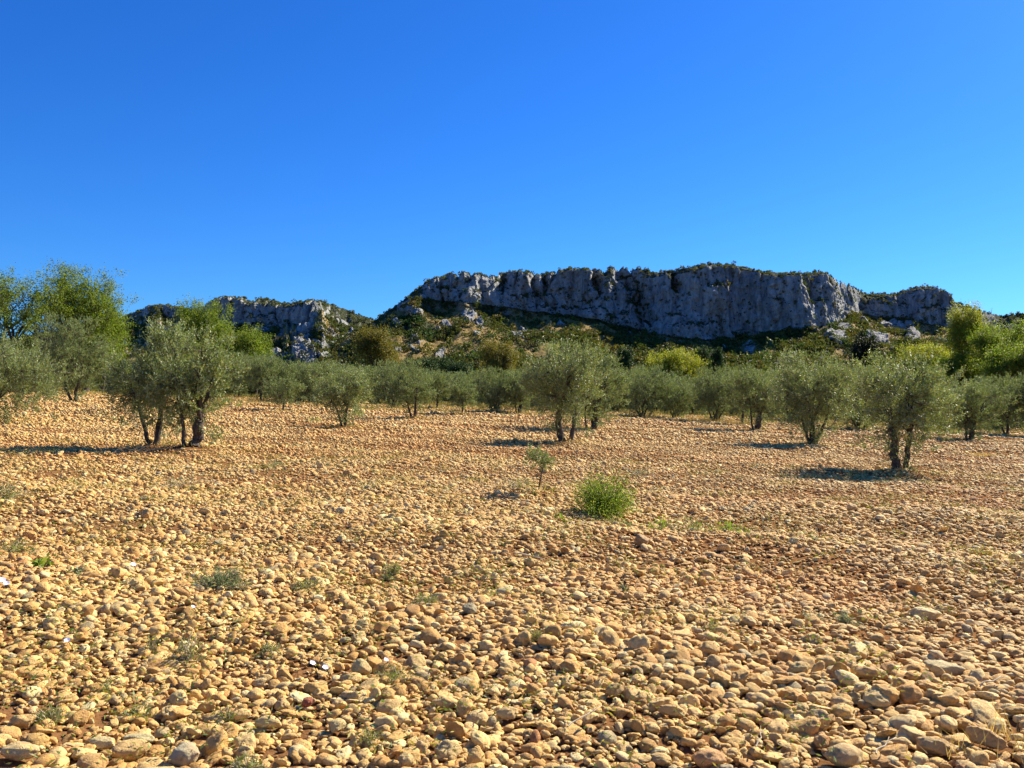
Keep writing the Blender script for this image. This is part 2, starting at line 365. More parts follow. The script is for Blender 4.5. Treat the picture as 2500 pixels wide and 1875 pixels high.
main_crest = [(780,850),(860,812),(915,785),(940,765),(962,750),(1000,725),(1025,703),(1050,686),(1075,677),(1100,672),(1140,668),(1180,673),(1230,670),(1260,664),(1285,664),(1312,673),(1345,667),(1370,660),(1400,660),(1430,655),(1470,659),(1500,652),(1560,657),(1600,666),(1660,659),(1700,650),(1735,644),(1760,646),(1800,653),(1850,661),(1900,667),(1950,668),(1990,665),(2015,664),(2032,678),(2060,693),(2110,714),(2170,720),(2215,707),(2250,703),(2275,703),(2300,715),(2330,737),(2380,755),(2440,772),(2480,768),(2520,764),(2600,775),(2700,800),(2850,850)]
main_ct = [(780,853),(915,789),(1000,732),(1025,708),(1050,690),(1100,676),(1140,672),(1180,677),(1260,668),(1312,678),(1370,664),(1430,659),(1470,664),(1490,672),(1530,690),(1560,680),(1600,676),(1660,668),(1735,650),(1800,662),(1850,676),(1900,682),(1950,676),(2015,672),(2030,700),(2050,725),(2080,742),(2110,750),(2135,735),(2170,728),(2215,713),(2275,708),(2300,718),(2330,760),(2370,790),(2440,800),(2700,815),(2850,860)]
main_cb = [(780,855),(915,792),(1000,736),(1025,726),(1050,734),(1100,740),(1150,746),(1200,750),(1260,757),(1310,766),(1400,772),(1450,780),(1500,795),(1560,808),(1600,817),(1660,828),(1740,832),(1800,826),(1850,816),(1900,808),(1960,804),(2020,796),(2060,782),(2080,764),(2110,766),(2135,776),(2200,782),(2260,797),(2318,800),(2335,790),(2370,800),(2440,806),(2700,820),(2850,865)]
main_rocks = [(985,745,24,8,6,-.5),(1010,762,26,11,7,0.2),(975,792,16,10,5,.1),(1145,780,20,12,5,.2),(1075,862,18,8,5,-.3),(1020,830,10,5,3,0),(1165,822,10,5,3,.1),(1010,858,18,6,3,.35),
              (1170,795,10,6,3,0),(1260,826,16,8,4,.3),(2040,832,34,20,8,.5),(2140,830,40,12,7,.25),(2190,800,45,10,6,.1),(2060,800,20,10,5,0),(2230,825,22,12,6,.3),(2490,810,30,14,7,.4),(2455,850,40,14,6,.3),(1830,860,14,8,4,0),(1330,880,18,6,3,0.2),(1090,800,14,7,3,0.3)]
build_ridge('hill', np.linspace(770, 2860, 1500), main_crest, main_ct, main_cb,
            [(770, 820), (1000, 850), (1300, 900), (1700, 860), (2030, 880), (2100, 960), (2300, 960), (2860, 1100)], 600, -1.0, 21, main_rocks, 1.0, 500, drop=17500, ledges=[(1300,724,65,6),(1455,732,50,7),(1180,715,40,5),(1540,700,30,10),(1560,740,40,9),(1640,770,40,7),(1420,752,60,6),(1700,790,60,6),(1330,750,40,6),(1500,770,40,8),(1880,735,30,6),(1990,740,30,8),(2170,745,40,6),(2260,750,30,6),(1750,700,30,5),(1090,710,30,5)], ravines=[(1550,.45,20,800),(1655,.1,9,715),(1462,.2,10,720),(1225,-.1,9,725),(1965,.3,10,745),(1330,.15,8,730)])
left_crest = [(-300,860),(0,830),(200,800),(300,775),(345,757),(365,746),(400,745),(430,749),(465,756),(485,752),(510,741),(535,729),(570,725),(610,727),(650,731),(700,739),(735,737),(765,732),(790,738),(820,748),(850,758),(880,769),(915,783),(960,805),(1040,850)]
left_ct = [(-300,862),(0,833),(200,803),(300,780),(345,760),(365,748),(400,748),(430,752),(465,762),(500,748),(535,731),(570,730),(610,740),(650,750),(700,752),(735,744),(765,735),(780,748),(800,770),(850,790),(915,800),(960,812),(1040,852)]
left_cb = [(-300,864),(0,836),(200,806),(300,790),(345,775),(365,776),(400,774),(430,775),(465,776),(510,785),(560,800),(610,798),(650,800),(700,800),(735,798),(765,792),(785,772),(800,776),(850,796),(915,806),(960,816),(1040,854)]
left_rocks = [(815,765,24,7,5,.5),(740,806,34,8,6,-.25),(795,818,30,8,6,.5),(690,828,22,7,5,-.4),(745,872,40,20,13,.35),(812,882,42,9,8,.45),(640,815,24,7,5,.1),(668,872,20,9,6,-.3),(850,835,20,7,4,.4),(868,810,18,6,4,.3),(560,830,26,7,5,0),(880,880,26,7,5,.4),(835,790,22,6,4,.5),(780,845,16,6,4,.4),(610,846,18,6,4,.2),(720,780,30,6,5,.1)]
build_ridge('hill', np.linspace(-300, 1040, 950), left_crest, left_ct, left_cb,
            [(-300, 1250), (340, 1150), (480, 1000), (780, 900), (1040, 980)], 640, -1.0, 55, left_rocks, .95, 500, drop=8200, rk=.26, ledges=[(640,772,40,5)])

def leaf_quads(c, d, side, ln, wd):
    """one rhombic leaf per row: c base, d direction, side sideways; arrays"""
    a = c; b = c + d * (ln * .45)[:, None] + side * (wd * .5)[:, None]; e = c + d * ln[:, None]; f = c + d * (ln * .45)[:, None] - side * (wd * .5)[:, None]
    V = np.stack([a, b, e, f], 1).reshape(-1, 3); Fq = np.arange(len(V)).reshape(-1, 4)
    return V, Fq
def unit(v): return v / (np.linalg.norm(v, axis=-1, keepdims=True) + 1e-9)
def clump_mesh(name, centers, sizes, tints, per, leaf, mat, r, squash=0.75):
    n = len(centers); k = np.repeat(np.arange(n), per)
    u = unit(r.normal(size=(n * per, 3))); rad = r.uniform(0.45, 1.0, n * per) ** 0.6
    lump = 1 + 0.35 * pn(u[:, 0] * 1.7 + k * 3.1, u[:, 1] * 1.7, u[:, 2] * 1.7)
    off = u * (rad * lump)[:, None] * sizes[k][:, None]; off[:, 2] = off[:, 2] * squash + sizes[k] * squash * .75
    c = centers[k] + off
    d = unit(u + 0.9 * r.normal(size=u.shape)); s = unit(np.cross(d, r.normal(size=u.shape)))
    L = leaf * r.uniform(.6, 1.4, n * per) * (sizes[k] ** .5)
    V, Fq = leaf_quads(c, d, s, L, L * .8)
    col = np.repeat(tints[k] * r.uniform(.75, 1.25, n * per)[:, None], 4, 0)
    return mesh_np(name, V, Fq, mat, col, smooth=False)
def build_scrub():
    r = np.random.default_rng(91)
    pts = np.concatenate([p for p, _ in SCRUB_PTS]); sg = np.concatenate([s for _, s in SCRUB_PTS])
    size = r.lognormal(0.45, .45, len(pts)) * np.where(sg == 0, 1.0, np.where(sg == 1, .55, .48)) * np.interp(pts[:, 2], [0, 30, 60], [1.9, 1.35, 1.0])
    tn = fbm(pts[:, 0] / 60, pts[:, 1] / 60, 3, 3)
    base = np.stack([1 + .5 * tn + r.normal(0, .18, len(pts)), 1 + .25 * tn + r.normal(0, .12, len(pts)), 1 + .1 * tn + r.normal(0, .15, len(pts))], -1).clip(.4, 2.2)
    me = clump_mesh('scrub', pts, size, base, 46, 0.85, M_SCRUB, r)
    tag(link('scrub', me), 'dark green scrub bushes covering the rocky hillsides', 'scrub', kind='stuff')
    # woods along the foot of the hills
    n = 4200; px = r.uniform(-150, 2650, n); d = 92 + 528 * r.uniform(0, 1, n) ** 1.4; x = (px - CX) / F * d
    hgt = np.interp(d, [92, 130, 200, 420], [.28, .42, .8, 1.05]) * r.uniform(3.5, 7.5, n) * (1 + .35 * fbm(px / 90, 3, 0, 2))
    hgt *= np.interp(px, [300, 900, 1000, 1300, 1500, 2000, 2500], [.7, .7, .8, .85, 1.1, 1.15, 1.1])
    z = gz(x, d) + np.maximum(0, (d - 380)) * .02
    c = np.stack([x, d, z], -1); tint = np.stack([r.uniform(.8, 1.5, n), r.uniform(.8, 1.3, n), r.uniform(.6, 1.1, n)], -1)
    me = clump_mesh('woods', c, hgt * .55, tint, 300, 0.42, M_SCRUB, r, 1.0)
    tag(link('woods', me), 'belt of mixed green woods along the foot of the cliffs', 'woods', kind='stuff')
build_scrub()

# ------------------------------------------------------------------ stones
def icos(sub):
    t = (1 + 5 ** .5) / 2
    V = [(-1,t,0),(1,t,0),(-1,-t,0),(1,-t,0),(0,-1,t),(0,1,t),(0,-1,-t),(0,1,-t),(t,0,-1),(t,0,1),(-t,0,-1),(-t,0,1)]
    Fc = [(0,11,5),(0,5,1),(0,1,7),(0,7,10),(0,10,11),(1,5,9),(5,11,4),(11,10,2),(10,7,6),(7,1,8),(3,9,4),(3,4,2),(3,2,6),(3,6,8),(3,8,9),(4,9,5),(2,4,11),(6,2,10),(8,6,7),(9,8,1)]
    V = [Vector(v).normalized() for v in V]
    for _ in range(sub):
        cache = {}; nf = []
        def mid(a, b):
            k = (min(a, b), max(a, b))
            if k not in cache: cache[k] = len(V); V.append((V[a] + V[b]).normalized())
            return cache[k]
        for a, b, c in Fc:
            x, y, z = mid(a, b), mid(b, c), mid(c, a); nf += [(a, x, z), (b, y, x), (c, z, y), (x, y, z)]
        Fc = nf
    return np.array([tuple(v) for v in V]), np.array(Fc)
ICO = [icos(0), icos(1), icos(2), icos(3)]
def stone_shape(dirs, r):
    """rounded to faceted pebble: intersection of soft planes"""
    n = r.integers(5, 11); pl = unit(r.normal(size=(n, 3))); h = r.uniform(.62, 1.0, n); p = r.choice([7, 12, 20, 40, 70])
    base = (np.clip(dirs @ pl.T, 0, None) / h) ** p
    rad = (base.sum(1) + 1.0) ** (-1 / p)
    s = r.uniform(0, 50); rad = rad * (1 + .09 * fbm(dirs[:, 0] * 1.7 + s, dirs[:, 1] * 1.7, dirs[:, 2] * 1.7, 4, .6))
    V = dirs * rad[:, None]; V = V - V.mean(0)
    return V / np.abs(V).max(0)
NV = 40
SHAPES = []
for k in range(NV):
    s = int(rng.integers(1 << 30)); SHAPES.append([stone_shape(ICO[l][0], np.random.default_rng(s)) for l in range(4)])
def rotmats(yaw, tx, ty):
    cz, sz = np.cos(yaw), np.sin(yaw); cx, sx = np.cos(tx), np.sin(tx); cy, sy = np.cos(ty), np.sin(ty); o = np.ones_like(yaw); z = 0 * o
    Rz = np.stack([cz, -sz, z, sz, cz, z, z, z, o], -1).reshape(-1, 3, 3)
    Rx = np.stack([o, z, z, z, cx, -sx, z, sx, cx], -1).reshape(-1, 3, 3)
    Ry = np.stack([cy, z, sy, z, o, z, -sy, z, cy], -1).reshape(-1, 3, 3)
    return Rx @ Ry @ Rz
PAL = np.array([1.02, 1.09, 0.96]) * np.array([(0.62,0.405,0.165),(0.58,0.36,0.135),(0.66,0.455,0.21),(0.54,0.315,0.11),(0.68,0.50,0.26),(0.50,0.28,0.10),(0.60,0.425,0.20),(0.72,0.58,0.35),(0.42,0.34,0.21),(0.46,0.22,0.09)])
PALW = np.array([.2,.2,.15,.13,.1,.07,0.075,.045,.022,.008])
def spray(d0, d1, dens, amin, amax, r, sig=.42, mean=.0235):
    n = int(dens * 1.0 * (0.66 * (d1 ** 2 - d0 ** 2) + 5.2 * (d1 - d0)))
    y = np.sqrt(r.uniform(d0 ** 2, d1 ** 2, int(n))); hw = .62 * y * 1.06 + 2.6
    x = r.uniform(-1, 1, len(y)) * hw
    a = np.clip(r.lognormal(math.log(mean), sig, len(y)), amin, amax)
    return x, y, a
def stone_params(x, y, a, r):
    n = len(x)
    big = 1 + 0.45 * .62 * sst(0.2, 1.6, x - 0.0) * (1 - sst(4.2, 6.5, y)) + .12 * fbm(x * .7, y * .7, 8, 2)
    a = a * big
    b = a * r.uniform(.6, .95, n); c = a * r.uniform(.20, .68, n)
    tilt = np.where(r.random(n) < .22, r.normal(0, .75, n), r.normal(0, .26, n))
    R = rotmats(r.uniform(0, 6.283, n), tilt, r.normal(0, .24, n))
    S = np.stack([a, b, c], -1)
    half = np.sqrt(((R[:, 2, :] * S) ** 2).sum(-1))                       # half height after tilting
    z = gz(x, y) + half * r.uniform(.10, .75, n)
    ci = r.choice(len(PAL), n, p=PALW / PALW.sum())
    col = PAL[ci] * r.normal(1, .10, n)[:, None].clip(.7, 1.25) * (1 + .08 * pn(x * .8, y * .8, 3))[:, None]
    red = .10 * sst(.1, .5, fbm(x * .18, y * .25, 11, 2)); col = col * np.stack([1 + 0 * red, 1 - red, 1 - 1.6 * red], -1)
    return dict(p=np.stack([x, y, z], -1), S=S, R=R, col=col, v=r.integers(0, NV, n))
def bake(d, lod, sel=None):
    Vs, Fs, Cs, off, FL = [], [], [], 0, []
    for k in range(NV):
        m = d['v'] == k
        if sel is not None: m &= sel
        if not m.any(): continue
        sh = SHAPES[k][lod]; fc = ICO[lod][1]
        P = np.einsum('nij,nvj->nvi', d['R'][m], sh[None] * d['S'][m][:, None, :]) + d['p'][m][:, None, :]
        n, nv = P.shape[:2]
        Vs.append(P.reshape(-1, 3)); Fs.append((fc[None] + (np.arange(n) * nv)[:, None, None] + off).reshape(-1, 3))
        Cs.append(np.repeat(d['col'][m], nv, 0)); off += n * nv; FL.append(np.full(n * len(fc), lod == 1 and k % 5 < 3))
    return np.concatenate(Vs), np.concatenate(Fs), np.concatenate(Cs), np.concatenate(FL)
def cat(a, b): return {k: np.concatenate([a[k], b[k]]) for k in a}
def keep(d, m): return {k: v[m] for k, v in d.items()}

# hand placed stones that catch the eye: px, py, width px, aspect (height/width of footprint), thickness, colour, yaw, shape variant, label
BIG = [
 (1147,1513,40,.9,.7,(0.27,0.25,0.19),.3,3,'smooth round grey cobble left of the picture centre line'),
 (884,1634,52,.95,.85,(0.50,0.40,0.22),.0,5,'pale greyish tan ball shaped cobble beside the white flowers'),
 (752,1706,30,.9,.8,(0.30,0.095,0.06),1.2,7,'small dark red cobble'),
 (52,1828,92,.6,.45,(0.60,0.44,0.25),.1,9,'large flat oval cobble in the bottom left corner'),
 (452,1824,76,.8,.75,(0.42,0.37,0.29),.5,12,'large blunt pale grey stone at the bottom edge'),
 (322,1806,92,.6,.5,(0.56,0.38,0.19),.5,14,'large sloping ochre stone with a chipped face near the bottom left'),
 (252,1790,72,.5,.4,(0.62,0.50,0.31),.05,1,'flat pale oval cobble near the bottom left'),
 (342,1778,80,.5,.4,(0.50,0.43,0.28),.0,2,'broad grey tan cobble behind the sloping ochre stone'),
 (228,1842,76,.75,.6,(0.58,0.36,0.16),.2,16,'cracked ochre cobble at the bottom edge, left'),
 (385,1866,120,.45,.4,(0.66,0.46,0.24),.35,18,'long pale slab cut by the bottom edge, left'),
 (1997,1774,64,.85,.8,(0.58,0.39,0.19),.0,20,'big round cobble sitting on top of the pile, bottom right'),
 (2004,1817,44,.9,.8,(0.60,0.34,0.15),.9,21,'round orange cobble in front of the big round one'),
 (2054,1848,108,.7,.5,(0.50,0.36,0.20),.2,30,'large angular block with a ridge on top, bottom right'),
 (2279,1842,112,.5,.4,(0.50,0.33,0.16),-.15,24,'large flat oblong stone near the bottom right corner'),
 (2311,1802,56,.75,.7,(0.68,0.50,0.28),.8,25,'thick short cylinder shaped stone near the bottom right corner'),
 (2405,1842,98,.4,.5,(0.56,0.34,0.15),-.9,26,'long finger shaped stone slanting to the bottom right corner'),
 (2302,1668,98,.55,.35,(0.50,0.40,0.25),-.1,27,'wide flat greyish stone in the lower right field'),
 (1732,1838,80,.7,.6,(0.60,0.34,0.17),.0,28,'angular pinkish block at the bottom edge right of centre'),
 (1950,1663,54,.75,.65,(0.52,0.38,0.17),.3,29,'egg shaped olive tan cobble in the lower right field'),
 (2094,1604,50,.8,.6,(0.62,0.52,0.34),.1,31,'pale rounded stone in the lower right field'),
 (2124,1682,76,.5,.45,(0.58,0.36,0.18),-.3,32,'long rusty brown stone left of the wide flat greyish stone'),
 (1772,1860,38,.9,.8,(0.36,0.35,0.29),.0,33,'small blue grey cobble at the bottom edge right of centre'),
 (948,1704,40,1.0,.8,(0.42,0.26,0.11),.4,34,'dark tan egg shaped cobble below the white flowers'),
 (992,1850,40,1.3,.8,(0.60,0.44,0.23),.1,35,'upright egg shaped cobble at the bottom edge near the centre'),
 (822,1762,50,.9,.7,(0.52,0.42,0.24),.3,36,'rounded grey tan cobble under a dry twig'),
 (660,1752,74,.5,.5,(0.66,0.48,0.25),.1,37,'broad pale cobble lit on its flat face, left of centre'),
 (1566,1338,42,.8,.8,(0.34,0.22,0.12),.3,38,'dark brown angular stone in the middle field'),
 (1400,1560,66,.45,.35,(0.72,0.58,0.36),.2,39,'long pale flat stone catching the sun in the middle foreground'),
 (2255,1490,86,.5,.35,(0.60,0.46,0.27),.0,4,'broad flat slab in the right middle field'),
 (585,1730,60,.5,.45,(0.60,0.42,0.22),.5,6,'slanted tan cobble left of the broad pale cobble'),
 (1085,1712,70,.5,.5,(0.64,0.44,0.22),.2,8,'bright slab shaped stone right of the dark tan egg'),
 (1745,1210,20,.9,.9,(0.50,0.34,0.18),.2,10,'single round stone standing out in the middle field on the right'),
 (2080,1258,26,.8,.8,(0.56,0.38,0.2),.2,11,'rounded stone below the largest right side olive'),
 (360,1262,30,.8,.9,(0.60,0.38,0.18),.2,13,'bright angular stone in the middle field on the left'),
 (555,1290,22,.8,.9,(0.55,0.36,0.17),.5,15,'upright brown stone in the middle field on the left'),
 (1500,1705,50,.7,.8,(0.45,0.30,0.15),.5,17,'dark stump shaped stone in the foreground, centre right'),
 (1640,1745,70,.4,.5,(0.56,0.36,0.17),-.2,19,'long rounded ochre stone in the foreground, centre right'),
 (1240,1745,60,.6,.5,(0.60,0.42,0.22),.1,22,'oval sunlit cobble in the foreground just left of centre'),
 (60,1755,62,.6,.6,(0.62,0.42,0.2),.2,23,'rounded tan cobble above the bottom left corner'),
]
def build_stones():
    r = np.random.default_rng(11)
    bx, by, ba, bb, bc, bcol, byaw, bv, blab = [], [], [], [], [], [], [], [], []
    for (px, py, w, asp, th, col, yaw, v, lab) in BIG:
        x, y = pix(px, py + w * .12); a = w / 2 / F * y * .98
        bx.append(x); by.append(y); ba.append(a); bb.append(a * max(.45, asp * 1.0)); bc.append(a * th); bcol.append(col); byaw.append(yaw); bv.append(v % NV); blab.append(lab)
    n = len(bx); bx, by = np.array(bx), np.array(by); S = np.stack([ba, np.minimum(bb, ba), bc], -1)
    R = rotmats(np.array(byaw), np.full(n, .12), np.full(n, 0.05))
    big = dict(p=np.stack([bx, by, gz(bx, by) + S[:, 2] * .7 + .012], -1), S=S, R=R, col=np.array(bcol) * np.array([1.0, 1.08, .92]), v=np.array(bv))
    near = stone_params(*spray(2.2, 6.0, 760, .014, .068, r), r)
    mid = stone_params(*spray(6.0, 13.0, 620, .016, .072, r), r)
    m2 = stone_params(*spray(13.0, 27.0, 300, .022, .085, r), r)
    far = stone_params(*spray(27.0, 44.0, 100, .032, .10, r, mean=.038), r)
    far2 = stone_params(*spray(44.0, 70.0, 28, .055, .13, r, mean=.06), r)
    small = stone_params(*spray(2.2, 9.0, 520, .008, .02, r, mean=.013), r)
    small2 = stone_params(*spray(9.0, 16.0, 160, .012, .022, r, mean=.018), r)
    def thin(d, big_too=True):
        x, y = d['p'][:, 0], d['p'][:, 1]; u = r.random(len(x)); m = np.ones(len(x), bool)
        for (mx, my, h, rr) in MOUNDS: m &= ~((np.hypot(x - mx, (y - my)) < .45) & (u < .75))
        # bands of bare crumbly soil between stones
        m &= ~((fbm(x * .5, y * .8, 40, 3) > .48) & (u < .6)); m &= ~((fbm(x * .16 + .05 * y, y * .62, 47, 3) > .30) & (u < .55)); 
        if big_too:
            for q in range(len(bx)): m &= ~(np.hypot(x - bx[q], y - by[q]) < ba[q] * .85)
        return keep(d, m)
    near, mid, m2, far, far2, small, small2 = [thin(d, i in (0, 1, 5)) for i, d in enumerate((near, mid, m2, far, far2, small, small2))]
    # the stones that show largest become objects of their own
    P = near['p']; app = near['S'][:, 0] * near['S'][:, 1] / P[:, 1] ** 2
    inview = (np.abs(P[:, 0]) < P[:, 1] * .60) & (P[:, 1] > 3.62)
    order = np.argsort(-app * inview); top = order[:300 - len(BIG)]
    rest = np.ones(len(P), bool); rest[top] = False
    tops = keep(near, top)
    G = 'largest stones at the front of the field'
    def single(d, i, lab):
        sh = SHAPES[d['v'][i]][3]; V = sh * d['S'][i][None, :]
        ds = ICO[3][0]; q = float(i) * 3.7 + d['S'][i][0] * 900
        V = V * (1 + .075 * fbm(ds[:, 0] * 2.6 + q, ds[:, 1] * 2.6, ds[:, 2] * 2.6 + q, 3))[:, None]
        me = mesh_np('stone', V, ICO[3][1], M_STONE, np.repeat(d['col'][i][None], len(V), 0))
        Rm = Matrix(d['R'][i].tolist()).to_4x4(); Rm.translation = Vector(d['p'][i].tolist())
        o = bpy.data.objects.new('stone', me); o.matrix_world = Rm; COL.objects.link(o)
        return tag(o, lab, 'stone', G)
    for i in range(n): single(big, i, blab[i])
    cols = ['far left', 'left', 'left of centre', 'centre left', 'centre', 'centre right', 'right of centre', 'right', 'far right']
    for i in range(len(top)):
        p, s, c = tops['p'][i], tops['S'][i], tops['col'][i]
        px = CX + p[0] / p[1] * F; py = HZ + (CAMH - p[2]) / p[1] * F
        cn = 'pale' if c.sum() > 1.42 else ('reddish brown' if c[0] > 2.0 * c[1] or c.sum() < .95 else ('ochre' if c[0] / c[1] > 1.6 else 'tan'))
        sh = 'flat' if s[2] < .42 * s[0] else ('plump' if s[2] > .62 * s[0] else 'oval')
        sz = 'large' if s[0] > .085 else ('medium' if s[0] > .065 else 'smaller')
        row = 'along the bottom edge' if py > 1790 else ('just above the bottom edge' if py > 1700 else 'in the near foreground')
        single(tops, i, f"{sz} {sh} {cn} stone {row}, {cols[int(min(8, max(0, px / 2500 * 9)))]}")
    near = keep(near, rest)
    parts = []
    nn = near['p'][:, 1] < 4.6
    parts.append(bake(near, 2)); parts.append(bake(mid, 1)); parts.append(bake(small, 0)); parts.append(bake(small2, 0))
    parts.append(bake(m2, 1, m2['p'][:, 1] < 18)); parts.append(bake(m2, 0, m2['p'][:, 1] >= 18)); parts.append(bake(far, 0)); parts.append(bake(far2, 0))
    off = 0; Vs, Fs, Cs = [], [], []
    for V, Fq, C, _ in parts: Vs.append(V); Fs.append(Fq + off); Cs.append(C); off += len(V)
    V, Fq, C = np.concatenate(Vs), np.concatenate(Fs), np.concatenate(Cs)
    print('stone tris', len(Fq))
    tag(link('field_stones', mesh_np('field_stones', V, Fq, M_STONE, C, flat=np.concatenate([q[3] for q in parts]))), 'ochre cobbles and pebbles carpeting the whole olive field', 'stones', kind='stuff')
build_stones()

# ------------------------------------------------------------------ trees
def tubes(paths, sides=8, rough=0.0, r=None):
    """paths: list of (points (n,3), radii (n,))"""
    Vs, Fs, off = [], [], 0
    for P, rad in paths:
        P = np.asarray(P, float); n = len(P); T = unit(np.gradient(P, axis=0))
        up = np.array([0.31, 0.17, 0.93]) if abs(T[0] @ np.array([0.31, 0.17, 0.93])) < .9 else np.array([1., 0, 0])
        Nn = unit(np.cross(T, up)); B = np.cross(T, Nn)
        sd_ = sides if rad[0] > .012 else 4
        a = np.linspace(0, 2 * np.pi, sd_, endpoint=False)
        ring = np.cos(a)[None, :, None] * Nn[:, None] + np.sin(a)[None, :, None] * B[:, None]
        rr = np.asarray(rad)[:, None] * np.ones((1, sd_))
        if rough > 0 and rad[0] > .012: rr = rr * (1 + rough * pn(np.cos(a)[None] * 1.5 + P[:, :1] * 2, np.sin(a)[None] * 1.5, P[:, 2:] * 5))
        V = P[:, None] + ring * rr[..., None]
        i = np.arange(n - 1)[:, None] * sd_ + np.arange(sd_)[None]; j = np.arange(n - 1)[:, None] * sd_ + (np.arange(sd_)[None] + 1) % sd_
        Vs.append(V.reshape(-1, 3)); Fs.append(np.stack([i, j, j + sd_, i + sd_], -1).reshape(-1, 4) + off); off += n * sd_
        Vs.append(P[-1:] ); top = off; off += 1
        last = top - sd_ + np.arange(sd_); nx = top - sd_ + (np.arange(sd_) + 1) % sd_
        Fs.append(np.stack([last, nx, np.full(sd_, top), np.full(sd_, top)], -1))
    V, Fq = np.concatenate(Vs), np.concatenate(Fs)
    return V, Fq
def mesh_mixed(name, V, Fq, mat, colors=None):
    # quads, the tip caps are stored as degenerate quads -> make them triangles
    tri = Fq[:, 2] == Fq[:, 3]
    faces = Fq[~tri]; tris = Fq[tri][:, :3]
    V = np.ascontiguousarray(V, np.float32)
    me = bpy.data.meshes.new(name); me.vertices.add(len(V)); me.vertices.foreach_set('co', V.ravel())
    lv = np.concatenate([faces.ravel(), tris.ravel()]).astype(np.int32); me.loops.add(len(lv)); me.loops.foreach_set('vertex_index', lv)
    ls = np.concatenate([np.arange(len(faces)) * 4, len(faces) * 4 + np.arange(len(tris)) * 3]).astype(np.int32)
    me.polygons.add(len(ls)); me.polygons.foreach_set('loop_start', ls); me.polygons.foreach_set('use_smooth', np.ones(len(ls), bool))
    if colors is not None:
        C = np.ones((len(V), 4), np.float32); C[:, :3] = colors
        a = me.color_attributes.new('tint', 'FLOAT_COLOR', 'POINT'); a.data.foreach_set('color', C.ravel())
    me.update(calc_edges=True); me.materials.append(mat); return me
def bez(a, b, c, n=7):
    t = np.linspace(0, 1, n)[:, None]; return (1 - t) ** 2 * a + 2 * t * (1 - t) * b + t * t * c

